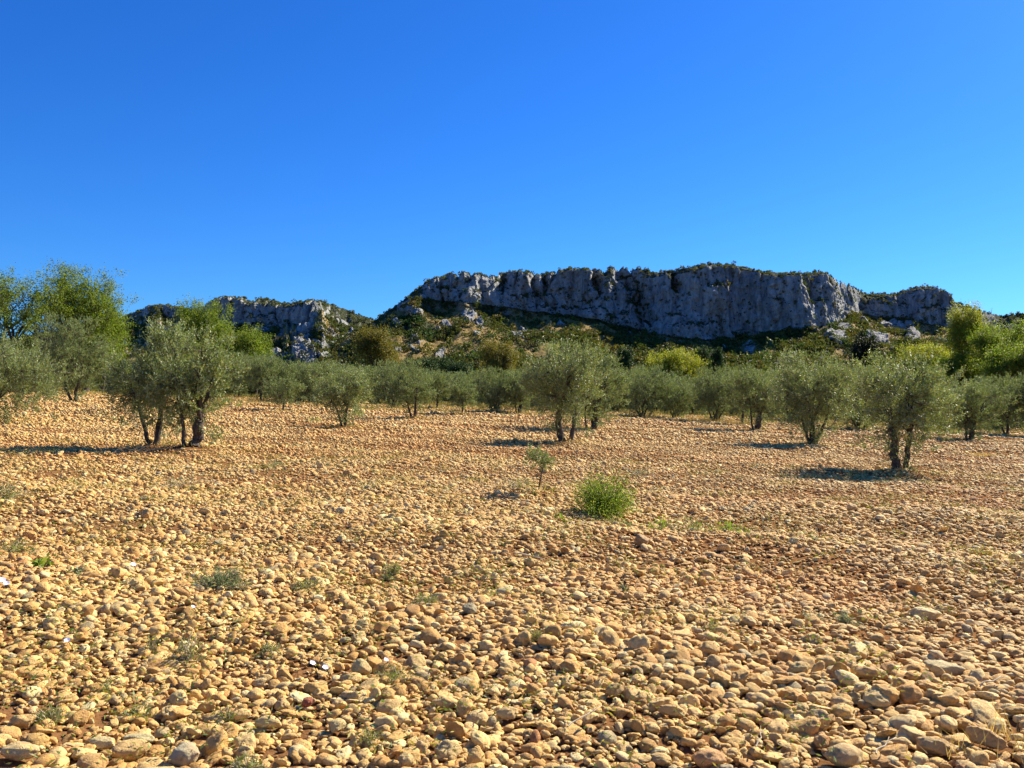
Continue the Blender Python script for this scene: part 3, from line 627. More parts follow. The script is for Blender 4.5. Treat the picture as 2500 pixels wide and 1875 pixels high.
def grow(seed, H, W, stems, hc0, ntip, shoots, nleaf, slen, ln, wd, upw=.6, shell=.55, lump=.3, tr=.07, droop=.15, clump=True, kind='olive'):
    """returns (trunk mesh arrays, crown leaf arrays). H total height, W crown width, hc0 height of the lowest foliage"""
    r = np.random.default_rng(seed); paths = []; heads = []; ends = []
    cz = (H + hc0) / 2; rz = (H - hc0) / 2; rx = W / 2
    for (bx_, by_, lean_x, lean_y, rad, hs_) in stems:
        b = np.array([bx_, by_, -.08]); e = np.array([bx_ + lean_x, by_ + lean_y, hs_]); rad = rad * .88
        m = (b + e) / 2 + r.normal(0, .05, 3) * H * .25; m[2] = hs_ * .5
        P = bez(b, m, e, 10); P[1:-1] += r.normal(0, rad * .18, (8, 3))
        R_ = rad * np.interp(np.linspace(0, 1, 10), [0, .12, .5, 1], [1.55, 1.12, 1.0, .78]); paths.append((P, R_)); heads.append((e, rad * .75))
    # limbs
    nl = max(7, int(9 * min(2.2, W / 2.4))); nodes = []
    for k in range(nl):
        e, rad = heads[k % len(heads)]
        u = unit(r.normal(size=3)); a = 2 * np.pi * (k / nl) + r.normal(0, .25)
        el = r.uniform(-.15, 1.0)
        q = np.array([math.cos(a) * rx * .60 * math.cos(el * .9), math.sin(a) * rx * .60 * math.cos(el * .9), cz + rz * .62 * math.sin(el)])
        q[2] = max(q[2], e[2] + .1 * H); q[2] = min(q[2], H * .84)
        m = e * .45 + q * .55; m[:2] = e[:2] * .75 + q[:2] * .35; m[2] = e[2] * .45 + q[2] * .55
        P = bez(e, m, q, 9); P[1:] += r.normal(0, .018 * H, (8, 3)) * np.linspace(.3, 1, 8)[:, None]
        R_ = np.linspace(rad * .55, rad * .12, 9); paths.append((P, R_)); ends.append(q)
        for s in range(3, 9): nodes.append((P[s], R_[s]))
        for _ in range(2):                               # side limbs
            s = r.integers(3, 8); q2 = P[s] + unit(r.normal(size=3) + np.array([0, 0, .5]) + unit(q - e) * .6) * r.uniform(.2, .38) * W * .6
            P2 = bez(P[s], (P[s] + q2) / 2 + r.normal(0, .03 * H, 3), q2, 6); R2 = np.linspace(R_[s] * .7, R_[s] * .2 + .003, 6); paths.append((P2, R2))
            for s2 in range(2, 6): nodes.append((P2[s2], R2[s2]))
    NP = np.array([n_[0] for n_ in nodes])
    # tips inside a lumpy envelope
    u = unit(r.normal(size=(ntip * 3, 3))); ls = r.uniform(0, 99)
    env = 1 + lump * fbm(u[:, 0] * 1.3 + ls, u[:, 1] * 1.3, u[:, 2] * 1.3, 3)
    env = env * np.where(r.random(len(u)) < .07, r.uniform(1.05, 1.28, len(u)), 1)
    rad = r.uniform(shell ** 2.2, 1, len(u)) ** (1 / 2.2) * env
    zz = u[:, 2] * rad; wide = np.interp(zz, [-1.1, -.55, 0.1, .6, 1.2], [.62, .92, 1.04, .98, .9])
    tips = np.stack([u[:, 0] * rx * rad * .95 * wide, u[:, 1] * rx * rad * .95 * wide, cz + zz * rz * .95], -1)
    E = np.array(ends); kc = r.integers(0, len(E), len(tips)); out = unit(E[kc] - np.array([0, 0, cz - rz * .3]))
    cl = E[kc] + out * np.array([rx, rx, rz]) * .25 + r.normal(0, 1, (len(tips), 3)) * np.array([rx, rx, rz]) * np.array([.24, .24, .27]) * r.uniform(.8, 1.2, len(E))[kc][:, None]
    tips = np.where((r.random(len(tips)) < (.62 if clump else 0))[:, None], cl, tips)
    for _ in range(3 if clump else 0):
        hcn = np.array([0, 0, cz]) + unit(r.normal(size=3)) * np.array([rx, rx, rz]) * .8
        tips = tips[(((tips - hcn) / np.array([rx, rx, rz])) ** 2).sum(1) > .10]
    tips = tips[(tips[:, 2] > hc0 * .7)][:ntip]
    if clump:                                            # fit the crown to the measured height and width
        z0, z1 = np.percentile(tips[:, 2], [3, 98]); tips[:, 2] = hc0 + slen * .25 + (tips[:, 2] - z0) / (z1 - z0) * (H * .99 - hc0 - slen * (1.05 if kind == 'olive' else .55)); tips[:, 2] = np.minimum(tips[:, 2], H - slen * (.55 if kind == 'olive' else .2))
        rr_ = np.percentile(np.hypot(tips[:, 0], tips[:, 1]), 94); tips[:, :2] *= min(1.3, max(.2, (rx - slen * .35) / rr_))
    d2 = ((tips[:, None] - NP[None]) ** 2).sum(-1); near = d2.argmin(1)
    C0 = np.array([0, 0, cz - rz * .35])
    for k in range(len(tips)):
        a = NP[near[k]]; b = tips[k]; m = (a + b) / 2 + np.array([0, 0, -.04 * H]) + r.normal(0, .02 * H, 3)
        paths.append((bez(a, m, b, 4), np.linspace(max(.0035, tr * .09), max(.002, tr * .035), 4)))
    n = len(tips) * shoots; kk = np.repeat(np.arange(len(tips)), shoots)
    outw = unit((tips - C0) / np.array([rx, rx, rz]))
    dr = unit(outw[kk] * .8 + np.array([0, 0, upw]) + r.normal(0, .42, (n, 3)))
    L = slen * r.uniform(.5, 1.35, n)
    base = tips[kk] - dr * (L * .35)[:, None] + r.normal(0, .02 * H, (n, 3))
    bend = r.normal(0, .12, (n, 3)); bend[:, 2] -= droop
    # leaves along the shoots
    t = (np.arange(nleaf)[None] + r.uniform(0, 1, (n, nleaf))) / nleaf; q = np.repeat(np.arange(n), nleaf); t = t.ravel()
    pos = base[q] + dr[q] * (L[q] * t)[:, None] + bend[q] * (L[q] * t * t)[:, None]
    dd = unit(dr[q] + 2 * bend[q] * t[:, None]); pr = unit(np.cross(dd, r.normal(size=dd.shape)))
    if kind == 'olive': ld = unit(dd * .75 + pr * .85)
    else: ld = unit(dd * .3 + pr + np.array([0, 0, -.2])); pos = pos + r.normal(0, ln * .7, pos.shape)
    side = unit(np.cross(ld, r.normal(size=ld.shape) + pr * .3))
    ll = ln * r.uniform(.6, 1.3, len(q)) * (1 - .35 * t); ww = wd * r.uniform(.7, 1.2, len(q))
    LV, LF = leaf_quads(pos, ld, side, ll, ww)
    tt = r.normal(1, .16, n)[q]; tint = np.stack([tt * r.normal(1.02, .10, len(q)), tt * r.normal(1, .06, len(q)), tt * r.normal(1, .14, len(q))], -1).clip(.4, 1.8)
    LC = np.repeat(tint, 4, 0)
    return paths, (LV, LF, LC)
def tree_meshes(name, g, leafmat, barkmat, sides=9):
    paths, (LV, LF, LC) = g
    V, Fq = tubes(paths, sides, .35)
    return mesh_mixed(name + '_trunk', V, Fq, barkmat), mesh_np(name + '_crown', LV, LF, leafmat, LC, smooth=False)
def add_tree(name, meshes, loc, yaw, lab, cat_, group=None, scale=(1, 1, 1)):
    e = bpy.data.objects.new(name, None); COL.objects.link(e); e.location = loc; e.rotation_euler = (0, 0, yaw); e.scale = scale
    e.empty_display_size = .3
    tag(e, lab, cat_, group); link('trunk', meshes[0], e); link('crown', meshes[1], e); return e

def olive_stems(kind, H, r):
    if kind == 'fork':   return [(-.06, 0, -.30, .02, .055, .85), (.05, .03, .10, .05, .075, .80)]
    if kind == 'fork2':  return [(-.10, 0, -.06, .0, .115, .85), (.17, .05, .14, .05, .070, .85)]
    if kind == 'fork3':  return [(0, 0, .03, .0, .11, .70), (.10, .04, .42, .05, .06, .85), (-.08, -.04, -.22, .1, .055, .8)]
    if kind == 'stump':  return [(.04, 0, .14, .02, .15, .62), (-.20, -.05, -.06, .02, .05, .75)]
    if kind == 'bushy':  return [(0, 0, .12, .1, .08, .5), (-.1, .05, -.25, -.05, .055, .6), (.1, -.08, .3, -.12, .05, .6), (-.02, .1, -.05, .25, .05, .6)]
    return [(0, 0, .06, .04, .08, .75)]
for i, (px, py, top, w, kind, lab) in enumerate(OLIVES):
    x, y = pix(px, py); H = (py - top) / F * y * 1.0; W = w / F * y * 1.0
    r = np.random.default_rng(500 + i)
    st = [tuple(v * (H / 3.0 if q < 4 else (H / 3.0) ** .7) for q, v in enumerate(s)) for s in olive_stems(kind, H, r)]
    lo = {'bushy': .02, 'fork': .16, 'fork2': .19, 'fork3': .14, 'stump': .15, 'single': .20}[kind] * H
    if i == 0: lo = .02 * H
    nearT = y < 32
    vol = W * W * H / 20.0
    if nearT: g = grow(900 + i, H, W, st, lo, int(470 * min(1.6, max(.6, vol))), 6, 14, .32, .074, .020, upw=.65, shell=.15, lump=.5)
    else:     g = grow(900 + i, H, W, st, lo, int(330 * min(2.0, max(.5, vol))), 5, 14, .34, .085, .027, upw=.65, shell=.15, lump=.5)
    ms = tree_meshes('olive', g, M_OLIVE if nearT else M_OLIVEFAR, M_BARK)
    add_tree('olive_tree', ms, (x, y, gz1(x, y)), 0, lab, 'olive tree', G_OL)

# rows of olives further back, seen as crowns between the others
BACK = [(270,74,880,140),(330,80,872,150),(420,70,868,150),(520,66,865,150),(560,86,872,140),(700,78,885,140),(735,64,890,110),(800,72,884,130),(880,78,890,120),(925,66,893,110),(1030,72,897,100),(1105,84,905,110),(1150,72,905,100),(1300,74,895,120),(1345,66,905,110),(1500,72,898,130),(1600,84,905,110),(1690,72,915,110),(1790,80,905,130),(1880,74,900,120),(1930,66,893,110),(2040,72,893,130),(2140,80,890,130),(2240,66,915,130),(2300,58,925,140),(2420,64,915,130),(2490,76,900,130),(110,60,850,190),(40,72,850,190)]
bm = []
for k in range(5):
    r = np.random.default_rng(70 + k)
    bm.append(tree_meshes('back_olive', grow(1500 + k, 3.2, 3.6, olive_stems(['bushy', 'single', 'stump'][k % 3], 3, r), .30, 420, 5, 11, .38, .11, .042, upw=.5, shell=.15, lump=.5), M_OLIVEFAR, M_BARK, 7))
wh = ['left end of', 'left quarter of', 'middle left of', 'centre of', 'middle right of', 'right quarter of', 'right end of']
for k, (px, d, top, w) in enumerate(sorted(BACK)):
    x = (px - CX) / F * d; z = gz1(x, d); H = max(2.4, CAMH + (HZ - top) / F * d - z); W = w / F * d * 1.3
    m = bm[k % 5]
    lab = f"distant grey green olive crown in the back row, number {k + 1} from the left"
    lab = f"back row olive crown at the {wh[min(6, int(px / 2500 * 7))]} the grove, {'taller' if H > 3.7 else 'lower'} and {'broad' if W > 4.4 else 'narrow'}"
    add_tree('olive_tree', m, (x, d, z), k * 1.3, lab, 'olive tree', 'back row olive trees', (W / 3.6, W / 3.6, H / 3.2))

# other trees: px, distance, top row, width px, foliage bottom row, material, density, label
def other(name, px, d, top, w, bot, mat, ntip, ln, lab, cat_, seed, shell=.3, lump=.45, upw=.35, bark=M_BARK2, nleaf=14, shoots=5, slen=.9, stems=None, droop=.1, wr=.7):
    x = (px - CX) / F * d; z = gz1(x, d); H = CAMH + (HZ - top) / F * d - z; W = w / F * d; hc = max(.1, CAMH + (HZ - bot) / F * d - z)
    if stems is None: stems = [(0, 0, .02 * H, .02 * H, .028 * H, max(.18 * H, hc * .8))]
    g = grow(seed, H, W, stems, hc, ntip, shoots, nleaf, slen, ln, ln * wr, upw=upw, shell=shell, lump=lump, tr=.12, droop=droop, kind='broad')
    add_tree(name, tree_meshes(name, g, mat, bark), (x, d, z), 0, lab, cat_)
other('broadleaf_tree', 50, 62, 668, 250, 830, M_GREEN, 330, .13, 'tall tree with dark crooked limbs showing through thin foliage at the left edge', 'tree', 31, shell=.6, lump=.6, nleaf=14, slen=1.0, stems=[(0,0,-.6,.2,.26,3.2),(.3,0,1.3,.3,.2,3.4),(-.2,0,-1.6,.2,.16,3.2)])
other('broadleaf_tree', 205, 66, 652, 190, 880, M_GREEN, 640, .13, 'tall dense green tree right of the thin limbed tree on the left', 'tree', 32, shell=.35, lump=.5, slen=.9)
other('broadleaf_tree', 248, 70, 770, 120, 900, M_GREEN, 300, .13, 'lower bright green tree at the right foot of the tall dense tree', 'tree', 33)
other('broadleaf_tree', 490, 80, 738, 140, 900, M_GREEN, 420, .15, 'pointed dark green tree against the left cliffs', 'tree', 34, lump=.5)
other('broadleaf_tree', 570, 84, 792, 150, 900, M_GREEN, 380, .15, 'wide green tree right of the pointed tree below the left cliffs', 'tree', 35)
other('broadleaf_tree', 625, 88, 818, 90, 905, M_GREEN, 220, .15, 'small round green tree at the right end of the left tree clump', 'tree', 36)
other('broadleaf_tree', 915, 88, 802, 100, 900, M_BROWNG, 300, .15, 'lone russet green tree with a dark trunk under the saddle between the hills', 'tree', 37, lump=.4)
other('broadleaf_tree', 945, 90, 850, 60, 905, M_BROWNG, 130, .15, 'small olive brown tree attached to the right side of the lone russet tree', 'tree', 38)
other('broadleaf_tree', 1218, 100, 834, 98, 915, M_BROWNG, 300, .16, 'round brownish tree behind the back row left of the central olive', 'tree', 39)
other('broadleaf_tree', 1642, 95, 856, 135, 958, M_YELLOW, 520, .15, 'bright yellow green round tree in front of the cliff', 'tree', 40, lump=.3, shell=.25)
other('broadleaf_tree', 1573, 100, 898, 70, 950, M_BLUEG, 160, .15, 'pale blue green bush left of the bright yellow tree', 'bush', 41)
other('cypress_tree', 2115, 104, 822, 72, 925, M_DARK, 420, .16, 'nearly black round topped cypress on the right', 'cypress', 42, lump=.12, shell=.2)
other('pine_tree', 1040, 120, 880, 70, 950, M_PINE, 240, .2, 'dark green pine left of the pine pair in mid picture', 'pine', 43)
other('pine_tree', 1080, 124, 874, 70, 950, M_PINE, 240, .2, 'dark green pine, taller one in the middle of the pine group', 'pine', 44)
other('pine_tree', 1122, 118, 886, 72, 960, M_PINE, 260, .2, 'dark green pine with a flat layered crown, right one of the group', 'pine', 45)
other('pine_tree', 1527, 180, 850, 40, 915, M_PINE, 120, .28, 'small pointed pine standing alone left of the bright yellow tree', 'pine', 46)
other('pine_tree', 1715, 190, 846, 44, 915, M_PINE, 130, .28, 'small pine right of the bright yellow tree', 'pine', 47)
other('pine_tree', 1745, 200, 852, 44, 915, M_PINE, 130, .28, 'second small pine further right of the bright yellow tree', 'pine', 48)
other('broadleaf_tree', 2355, 78, 748, 86, 880, M_YELLOW, 300, .13, 'slender yellow topped tree rising behind the right side bushes', 'tree', 49, shell=.5, lump=.6, upw=.9, slen=1.2)
other('broadleaf_tree', 2440, 74, 792, 155, 900, M_GREEN, 380, .13, 'fan shaped green tree left of the right edge with a pale leaning limb', 'tree', 50, shell=.4, lump=.55, upw=.8, slen=1.1)
other('broadleaf_tree', 2265, 84, 842, 140, 930, M_YELLOW, 360, .14, 'wide yellow green bush tree right of the black cypress', 'tree', 51, lump=.3)
other('broadleaf_tree', 2350, 78, 868, 130, 940, M_GREEN, 300, .14, 'green bush tree under the slender yellow topped tree', 'tree', 52)
other('broadleaf_tree', 2480, 68, 842, 150, 950, M_GREEN, 520, .13, 'big dense green tree at the right edge', 'tree', 53, lump=.3)
def bare_tree(px, d, top, bot, lab, seed):
    r = np.random.default_rng(seed); x = (px - CX) / F * d; z = gz1(x, d); H = CAMH + (HZ - top) / F * d - z; hb = H * .72
    e = bpy.data.objects.new('bare_tree', None); COL.objects.link(e); e.location = (x, d, z); tag(e, lab, 'tree')
    tr = [(bez(np.zeros(3), np.array([.1, 0, hb * .5]), np.array([.0, 0, hb]), 8), np.linspace(.12, .05, 8))]
    V, Fq = tubes(tr, 8, .2); link('trunk', mesh_mixed('bare_trunk', V, Fq, M_BARK2), e); br = []
    for k in range(16):
        a = np.array([0, 0, hb * r.uniform(.75, 1)]); q = a + np.array([r.normal(0, .45), r.normal(0, .4), r.uniform(.5, 1) * (H - hb)])
        P = bez(a, a * .5 + q * .5 + r.normal(0, .12, 3), q, 6); br.append((P, np.linspace(.03, .010, 6)))
        for _ in range(4):
            s = P[r.integers(2, 5)]; q2 = s + np.array([r.normal(0, .25), r.normal(0, .2), r.uniform(.2, .7)]); br.append((bez(s, (s + q2) / 2, q2, 4), np.linspace(.018, .008, 4)))
    V, Fq = tubes(br, 5); link('branches', mesh_mixed('bare_branches', V, Fq, M_TWIG), e)
bare_tree(2372, 82, 732, 800, 'leafless twiggy treetop beside the yellow topped tree', 5)
bare_tree(2422, 84, 745, 800, 'thin leafless treetop between the yellow topped tree and the right edge', 6)

# ------------------------------------------------------------------ small plants
def plant(name, px, py, w, h, mat, lab, cat_, seed, nst=40, nleaf=14, ln=.02, wd=.008, flowers=None, group=None, spread=1.0, stemmat=None, part='leaves'):
    """low plant with many stems: w, h in photo pixels"""
    r = np.random.default_rng(seed); x, y = pix(px, py); W, H = w / F * y, h / F * y; z = gz1(x, y)
    e = bpy.data.objects.new(name, None); COL.objects.link(e); e.location = (x, y, z); tag(e, lab, cat_, group); e.empty_display_size = .1
    a = r.uniform(0, 6.283, nst); el = r.beta(1.2, 1.2, nst) ** .5; el = el * (1 + .35 * np.sin(a * 2 + seed * 1.7) + r.normal(0, .12, nst)); el = np.clip(el, .02, 1.35)
    tips = np.stack([np.cos(a) * el * W / 2, np.sin(a) * el * W / 2, H * np.sqrt(np.clip(1.05 - el ** 2, .08, 1)) * r.uniform(.55, 1.1, nst) * (1 + .22 * np.sin(a * 3 + seed))], -1)
    paths = []; pos, ld = [], []
    for k in range(nst):
        b = np.append(r.normal(0, .06 * W, 2), -.01); m = b * .4 + tips[k] * .5 + r.normal(0, .05 * W, 3); m[2] = tips[k][2] * .6
        P = bez(b, m, tips[k], 6); paths.append((P, np.linspace(.0028, .0012, 6)))
        t = r.uniform(.2, 1, nleaf); idx = t * 5; i0 = np.minimum(idx.astype(int), 4); f = (idx - i0)[:, None]
        q = P[i0] * (1 - f) + P[i0 + 1] * f; pos.append(q + r.normal(0, .04 * W, (nleaf, 3)))
        ld.append(unit(unit(tips[k] - b)[None] * .5 + r.normal(0, .8, (nleaf, 3)) + np.array([0, 0, .2])))
    pos, ld = np.concatenate(pos), np.concatenate(ld); s = unit(np.cross(ld, r.normal(size=ld.shape)))
    n = len(pos); V, Fq = leaf_quads(pos, ld, s, ln * r.uniform(.6, 1.4, n), wd * r.uniform(.7, 1.3, n))
    C = np.repeat(r.normal(1, .18, (n, 1)).clip(.5, 1.6) * np.array([1, 1, 1]) * r.normal(1, .07, (n, 3)), 4, 0)
    C = C * np.where(np.repeat(r.random(n) < .10, 4)[:, None], np.array([[2.4, 1.8, 2.5]]), 1.0)
    link(part, mesh_np(name + '_leaves', V, Fq, mat, C, smooth=False), e)
    TV, TF = tubes(paths, 5); link('stems', mesh_mixed(name + '_stems', TV, TF, stemmat or M_TWIG), e)
    if flowers:
        kf, fm, fs, lone = flowers
        for q in range(kf):
            c = tips[r.integers(nst)] * r.uniform(.85, 1.05); link('flower', flower_mesh(fs, fm, r), e, loc=tuple(c), rot=(r.normal(0, .4) - .3, r.normal(0, .4), 0))
    return e
def flower_mesh(s, mat, r):
    n = 10; a = np.linspace(0, 2 * np.pi, n, endpoint=False); V = [(0, 0, 0)]
    for k in range(n): V.append((math.cos(a[k]) * s * .5, math.sin(a[k]) * s * .5, s * .18))
    for k in range(n): q = 1.0 if k % 2 else .86; V.append((math.cos(a[k]) * s * q, math.sin(a[k]) * s * q, s * .32))
    Fq = [(0, 1 + k, 1 + (k + 1) % n, 1 + (k + 1) % n) for k in range(n)] + [(1 + k, 1 + n + k, 1 + n + (k + 1) % n, 1 + (k + 1) % n) for k in range(n)]
    return mesh_mixed('flower', np.array(V), np.array(Fq), mat)

plant('green_shrub', 1478, 1246, 205, 92, M_SHRUB, 'bright green feathery bush alone among the stones, right of centre', 'bush', 3, nst=230, nleaf=46, ln=.026, wd=.012, stemmat=M_SHRUB)
# olive sapling
def sapling():
    x, y = SAP_P; H = 112 / F * y; W = 62 / F * y
    g = grow(77, H, W * 1.3, [(0, 0, .09, .02, .010, H * .50), (.01, 0, .05, .04, .007, H * .45)], H * .48, 70, 4, 10, .09, .036, .011, upw=.7, shell=.2, lump=.3, tr=.01)
    add_tree('olive_sapling', tree_meshes('sapling', g, M_OLIVE, M_BARK, 6), (x, y, gz1(x, y)), 0, 'knee high olive sapling with a thin bent stem left of the bright green bush', 'sapling')
sapling()
TUFTS = [ # px, py, w, h, mat, label, nst, nleaf, ln, wd
 (1560,1158,62,26,M_BLUEG,'low grey green tuft just above the bright green bush',50,16,.02,.006),
 (545,1452,105,50,M_BLUEG,'dense grey green feathery weed lying over stones, left of centre',110,30,.022,.006),
 (110,1392,48,32,M_SHRUB,'small broad leaved green weed near the left edge',14,8,.045,.028),
 (188,1418,60,22,M_BLUEG,'flat bluish weed right of the broad leaved weed near the left edge',16,8,.035,.02),
 (1368,1268,40,18,M_SHRUB,'tiny rosette of green leaves below left of the bright green bush',12,8,.04,.022),
 (1527,1274,36,22,M_BLUEG,'blue green rosette touching the right foot of the bright green bush',12,9,.04,.022),
 (1600,1290,92,37,M_SHRUB,'spread of green leaves first right of the bright green bush',22,9,.04,.022),
 (1690,1300,92,40,M_WEED,'spread of green leaves second right of the bright green bush',22,9,.04,.022),
 (1775,1302,80,44,M_SHRUB,'green leafy weed at the right end of the weed line',22,9,.04,.022),
 (1265,1190,110,26,M_WEED,'pale green weeds left of the olive sapling',50,14,.022,.010),
 (1100,1068,44,26,M_WEED,'upright dry green weed in the middle field left of the central olive',30,12,.03,.008),
 (765,1034,34,24,M_SHRUB,'light green weed tuft left of the low round olive',26,14,.05,.016),
 (885,1020,34,22,M_SHRUB,'light green weed tuft right of the low round olive',26,14,.05,.016),
 (583,996,30,26,M_SHRUB,'light green tuft under the far olive right of the touching pair',26,14,.06,.02),
 (440,1178,130,30,M_WEED,'wide grey green weed patch below the touching olive pair',60,14,.02,.008),
 (672,1140,34,16,M_BLUEG,'small green cushion weed below the lollipop olive',26,14,.022,.009),
 (790,1144,42,18,M_BLUEG,'second green cushion weed below the low round olive',26,14,.022,.009),
 (958,1402,64,52,M_WEED,'yellow green upright weed in the middle foreground',40,16,.025,.009),
 (20,1230,70,60,M_WEED,'tall grey green weed cut off by the left edge',46,18,.03,.009),
 (30,1340,80,36,M_WEED,'low weed patch at the left edge beside stones',40,14,.024,.008),
 (2062,1532,46,40,M_BLUEG,'fine blue green tuft in the lower right field',50,18,.018,.004),
 (1985,1528,60,34,M_BLUEG,'thin branching weed left of the fine blue green tuft',30,14,.018,.004),
 (1522,1452,26,26,M_BLUEG,'small blue green tuft in the middle foreground, right of centre',34,14,.018,.005),
 (1740,1560,50,28,M_WEED,'grey weed between stones in the foreground, right of centre',30,14,.018,.005),
 (740,1452,70,30,M_WEED,'scrubby brown green weed right of the feathery weed',50,16,.02,.006),
 (1040,1480,90,30,M_WEED,'sprawling dull green weed left of the round grey cobble',60,16,.02,.006),
 (1310,1585,70,24,M_WEED,'sprawling brownish weed in the foreground near the centre',50,14,.018,.005),
 (905,1800,70,44,M_WEED,'green twiggy weed near the bottom, left of centre',40,14,.018,.005),
 (120,1745,90,50,M_WEED,'grey green weed among large cobbles at the bottom left',60,16,.018,.005),
 (600,1860,90,56,M_WEED,'green weed at the bottom edge, left of centre',60,16,.018,.005),
 (960,1655,100,36,M_WEED,'low weed carrying a lilac flower right of the ball shaped cobble',60,16,.018,.005),
 (250,1665,70,30,M_WEED,'grey weed in the left foreground',40,16,.018,.005),
 (665,1590,70,34,M_WEED,'dull green weed left of the ball shaped cobble',50,16,.018,.005),
 (560,1740,70,36,M_WEED,'dark green weed in the foreground left of the broad pale cobble',50,16,.018,.005),
 (340,1718,80,36,M_WEED,'sparse green weed behind the large bottom left cobbles',50,16,.018,.005),
]
for k, (px, py, w, h, mt, lab, nst, nl, ln, wd) in enumerate(TUFTS):
    w, h, nst = w * 1.25, h * (.75 if py > 1300 else 1), max(10, int(nst * .8))
    plant('weed', px, py, w, h, mt, lab, 'weed', 200 + k, nst=nst, nleaf=nl, ln=ln, wd=wd, group='single weeds growing between the stones')
plant('flowering_weed', 458, 1600, 110, 70, M_WEED, 'weed with several small yellow flowers in the left foreground', 'wildflower', 301, nst=40, nleaf=10, ln=.02, wd=.006, flowers=(7, M_YELP, .011, 0))
plant('flowering_weed', 370, 1585, 50, 40, M_WEED, 'smaller weed with yellow flowers left of the larger flowering one', 'wildflower', 302, nst=16, nleaf=9, ln=.02, wd=.006, flowers=(3, M_YELP, .011, 0))
WF = [(328,1415,.024,'white flower beside the grey stone in the left middle ground'),(8,1470,.028,'white flower at the very left edge'),(20,1478,.022,'second white flower at the left edge'),(168,1588,.018,'white flower low on the left'),
      (474,1528,.014,'tiny white flower above the yellow flowering weed'),(765,1641,.018,'upper left one of two white flowers near the ball shaped cobble'),(796,1653,.018,'lower right one of two white flowers near the ball shaped cobble'),(944,1638,.015,'pale lilac flower right of the ball shaped cobble')]
for k, (px, py, s, lab) in enumerate(WF):
    r = np.random.default_rng(k); x, y = pix(px, py); e = bpy.data.objects.new('white_flower', None); COL.objects.link(e); zz = gz1(x, y)
    e.location = (x, y, zz); tag(e, lab, 'flower', 'white flowers among the stones')
    link('blossom', flower_mesh(s, M_WHITEP, r), e, loc=(0, -.01, .085), rot=(.5, .1, r.uniform(0, 1)))
    V, Fq = tubes([(bez(np.array([.02, .02, 0]), np.array([.02, .01, .05]), np.array([0, -.01, .085]), 5), np.full(5, .0022))], 5)
    link('stem', mesh_mixed('flower_stem', V, Fq, M_SHRUB), e)
def stick(px0, py0, px1, py1, rad, lab, seed):
    r = np.random.default_rng(seed); a, b = pix(px0, py0), pix(px1, py1); o = np.array([a[0], a[1], gz1(*a) + .07]); q = np.array([b[0], b[1], gz1(*b) + .09]) - o
    P = bez(np.zeros(3), q * .5 + np.array([0, 0, .01]), q, 8) + r.normal(0, .004, (8, 3)); br = [(P, np.linspace(rad, rad * .4, 8))]
    m = P[4]; br.append((bez(m, m + q * .15 + np.array([0, .01, .0]), m + q * .3 + np.array([0, .03, .0]), 5), np.linspace(rad * .5, rad * .2, 5)))
    V, Fq = tubes(br, 6, .2); ob = link('twig', mesh_mixed('twig', V, Fq, M_TWIG), loc=tuple(o)); tag(ob, lab, 'twig', 'dry twigs lying on the stones')
stick(1385,1806,1470,1774,.005,'pale bleached twig at the bottom edge right of centre',1)
stick(1262,1374,1328,1394,.008,'grey stick lying in the middle field',2)
stick(2130,1872,2182,1850,.005,'white twig at the bottom edge on the right',3)
stick(1866,1336,1900,1328,.005,'short white twig in the right middle field',4)
stick(1845,1838,1866,1812,.004,'short pale twig beside the angular pinkish block',5)
stick(2390,1752,2460,1738,.005,'pale twig near the right edge',6)
stick(255,1118,268,1078,.008,'dry pale stalk standing in the shade of the touching olive pair',7)
def brushpile():
    r = np.random.default_rng(8); x, y = pix(345, 1112); br = []
    for k in range(34):
        a = np.append(r.normal(0, .34, 2), r.uniform(.02, .10)); q = a + np.append(r.normal(0, .3, 2), r.uniform(-.02, .14)); br.append((bez(a, (a + q) / 2 + np.array([0, 0, .05]), q, 5), np.linspace(.006, .003, 5)))
    V, Fq = tubes(br, 5); tag(link('brushwood_pile', mesh_mixed('brushwood', V, Fq, M_BARK), loc=(x, y, gz1(x, y) + .02)), 'little heap of dry twigs at the foot of the left foreground olive', 'brushwood')
brushpile()

